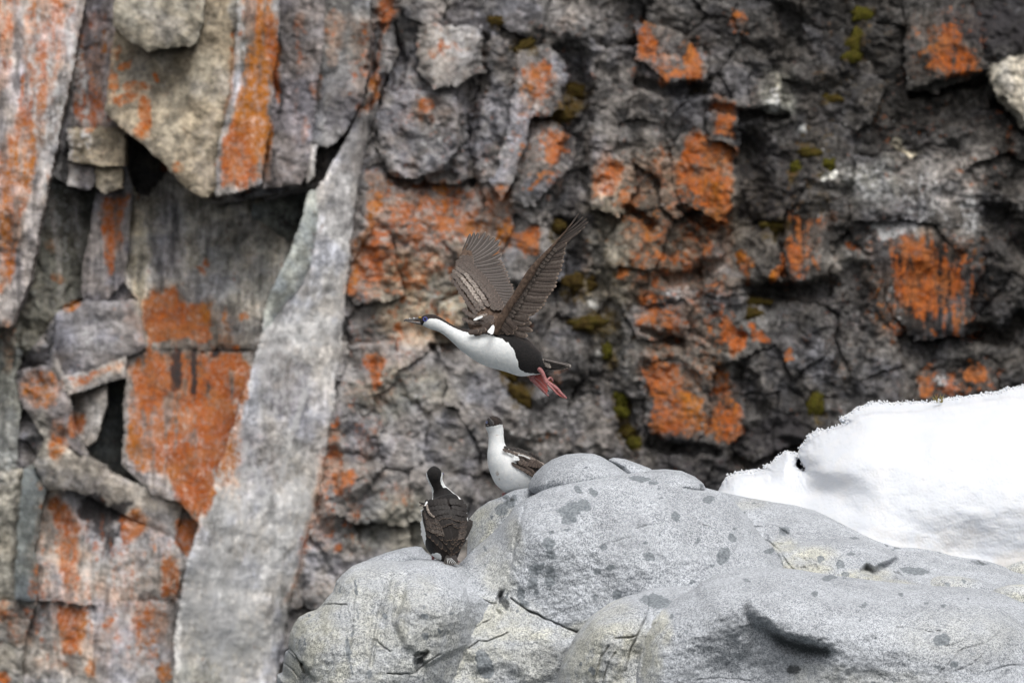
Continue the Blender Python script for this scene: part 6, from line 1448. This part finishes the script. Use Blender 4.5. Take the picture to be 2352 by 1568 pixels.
# ------------------------------------------------------------------ moss cushions on the cliff ledges
def moss_material():
    t = NT('moss')
    g = t.attr('green').outputs['Fac']
    n = t.noise(60, 5, 0.7)
    br = t.mix(t.ss(n, .35, .65), (0.042, 0.026, 0.009), (0.105, 0.068, 0.020))
    gr = t.mix(t.ss(n, .35, .65), (0.050, 0.050, 0.008), (0.125, 0.115, 0.014))
    return t.done(t.mix(g, br, gr), 0.95, t.bump(t.noise(140, 5, .7), .8, .02), .1)
M_MOSS = moss_material()
MOSS_LABELS = [
    'upper of two bright green moss cushions in the dark gully above the crest boulders', 'lower of two bright green moss cushions in the dark gully above the crest boulders', 'brown moss cushion below the two bright green ones in the gully',
    'olive moss cushion lowest in the gully, just above the crest boulder', 'tall olive moss cushion on the dark cliff above the snow tip', 'long brown moss strip right of the flying bird\'s raised near wing', 'small bright green moss spot between the flying bird\'s tail and the orange cliff',
    'broad brown moss tuft right of the near wing\'s trailing feathers', 'brown moss tuft under the rounded orange spotted block above the wings', 'dark brown moss hanging beside the rounded grey block near the top', 'small ochre moss tuft near the top edge above the grey blocks',
    'slanting ochre moss tuft on top of the orange spotted block', 'tall olive moss patch high on the dark right hand cliff', 'bright olive moss at the top edge of the right hand cliff', 'yellowish moss strip on the dark cliff above the orange pillar block', 'small vivid green moss knob on the dark face right of the large orange block',
    'vivid green moss knob beside the two white pebbles on the dark cliff', 'thin brown moss strip above the small orange blocks right of centre', 'brown moss lump just below the flying bird\'s belly', 'long brown moss streak slanting under the flying bird\'s tail',
    'ochre moss on the ledge above the orange pillar block', 'tan moss fringe on the overhang high on the right hand cliff', 'olive moss tuft below the tall patch high on the right', 'brown moss crust over the small orange blocks right of centre', 'brown moss tuft above the tip of the raised near wing']
def moss():
    for k, (u, v, ru, rv, tl, g, _) in enumerate(MOSS):
        y = cliff_y(u, v); m_ = K * YC / 2352.0
        c = np.array([(u - 1176) * m_, y + .01, CAMZ + (784 - v) * m_])
        n, m = 20, 32
        V = []
        for i in range(n + 1):
            a = math.pi * i / n
            for j in range(m):
                b = 2 * math.pi * j / m
                V.append((math.sin(a) * math.cos(b), math.sin(a) * math.sin(b), math.cos(a)))
        V = np.array(V)
        r = 1 + .7 * fbm(V[:, 0] * 1.7 + 9.1 * k, V[:, 2] * 1.7 + V[:, 1], 3, 600 + k) + .30 * fbm(V[:, 0] * 5, V[:, 2] * 7 + V[:, 1] * 5, 3, 650 + k)
        V = V * r[:, None]
        t = math.radians(tl); ct, st = math.cos(t), math.sin(t)
        x, z = V[:, 0] * ru * m_, V[:, 2] * rv * m_
        P = np.stack([c[0] + x * ct + z * st, c[1] + V[:, 1] * min(ru, rv) * m_ * .6, c[2] - x * st + z * ct], 1)
        F = [(i * m + j, i * m + (j + 1) % m, (i + 1) * m + (j + 1) % m, (i + 1) * m + j) for i in range(n) for j in range(m)]
        gg = np.clip(g + .5 * fbm(V[:, 0] * 2, V[:, 2] * 2, 2, 660 + k), 0, 1)
        o = make_mesh('moss_cushion', P, F, M_MOSS, None, dict(green=gg), loc=tuple(c))
        tag(o, MOSS_LABELS[k], 'moss', 'moss cushions on the cliff')
moss()

# ------------------------------------------------------------------ small things on the snow
M_GRASS = plain_material('dry_grass', (0.30, 0.22, 0.07), (0.16, 0.15, 0.04), .7)
def tuft(u, v, Y, n, h, label):
    P = W(u, v, Y); m_ = K * Y / 2352.0
    r = random.Random(int(u))
    V, F = [], []
    for k in range(n):
        x0 = P[0] + r.uniform(-8, 8) * m_; a = r.uniform(-.8, .8); L = h * m_ * r.uniform(.6, 1.1); w = 1.1 * m_; y0 = P[1] + r.uniform(-.01, .01)
        b = len(V)
        for s in range(4):
            t = s / 3; x = x0 + L * math.sin(a) * t * (.5 + .5 * t); z = P[2] + L * math.cos(a * t) * t; ww = w * (1 - t) + .0002
            V += [(x - ww, y0, z), (x + ww, y0, z), (x, y0 - ww, z)]
        for s in range(3):
            q_ = b + s * 3
            F += [(q_, q_ + 1, q_ + 4, q_ + 3), (q_ + 1, q_ + 2, q_ + 5, q_ + 4), (q_ + 2, q_, q_ + 3, q_ + 5)]
    o = make_mesh('grass_tuft', V, F, M_GRASS, None, loc=P)
    tag(o, label, 'grass')
tuft(2156, 925, 50.62, 26, 22, 'tiny tuft of dry grass poking over the top edge of the snow bank')
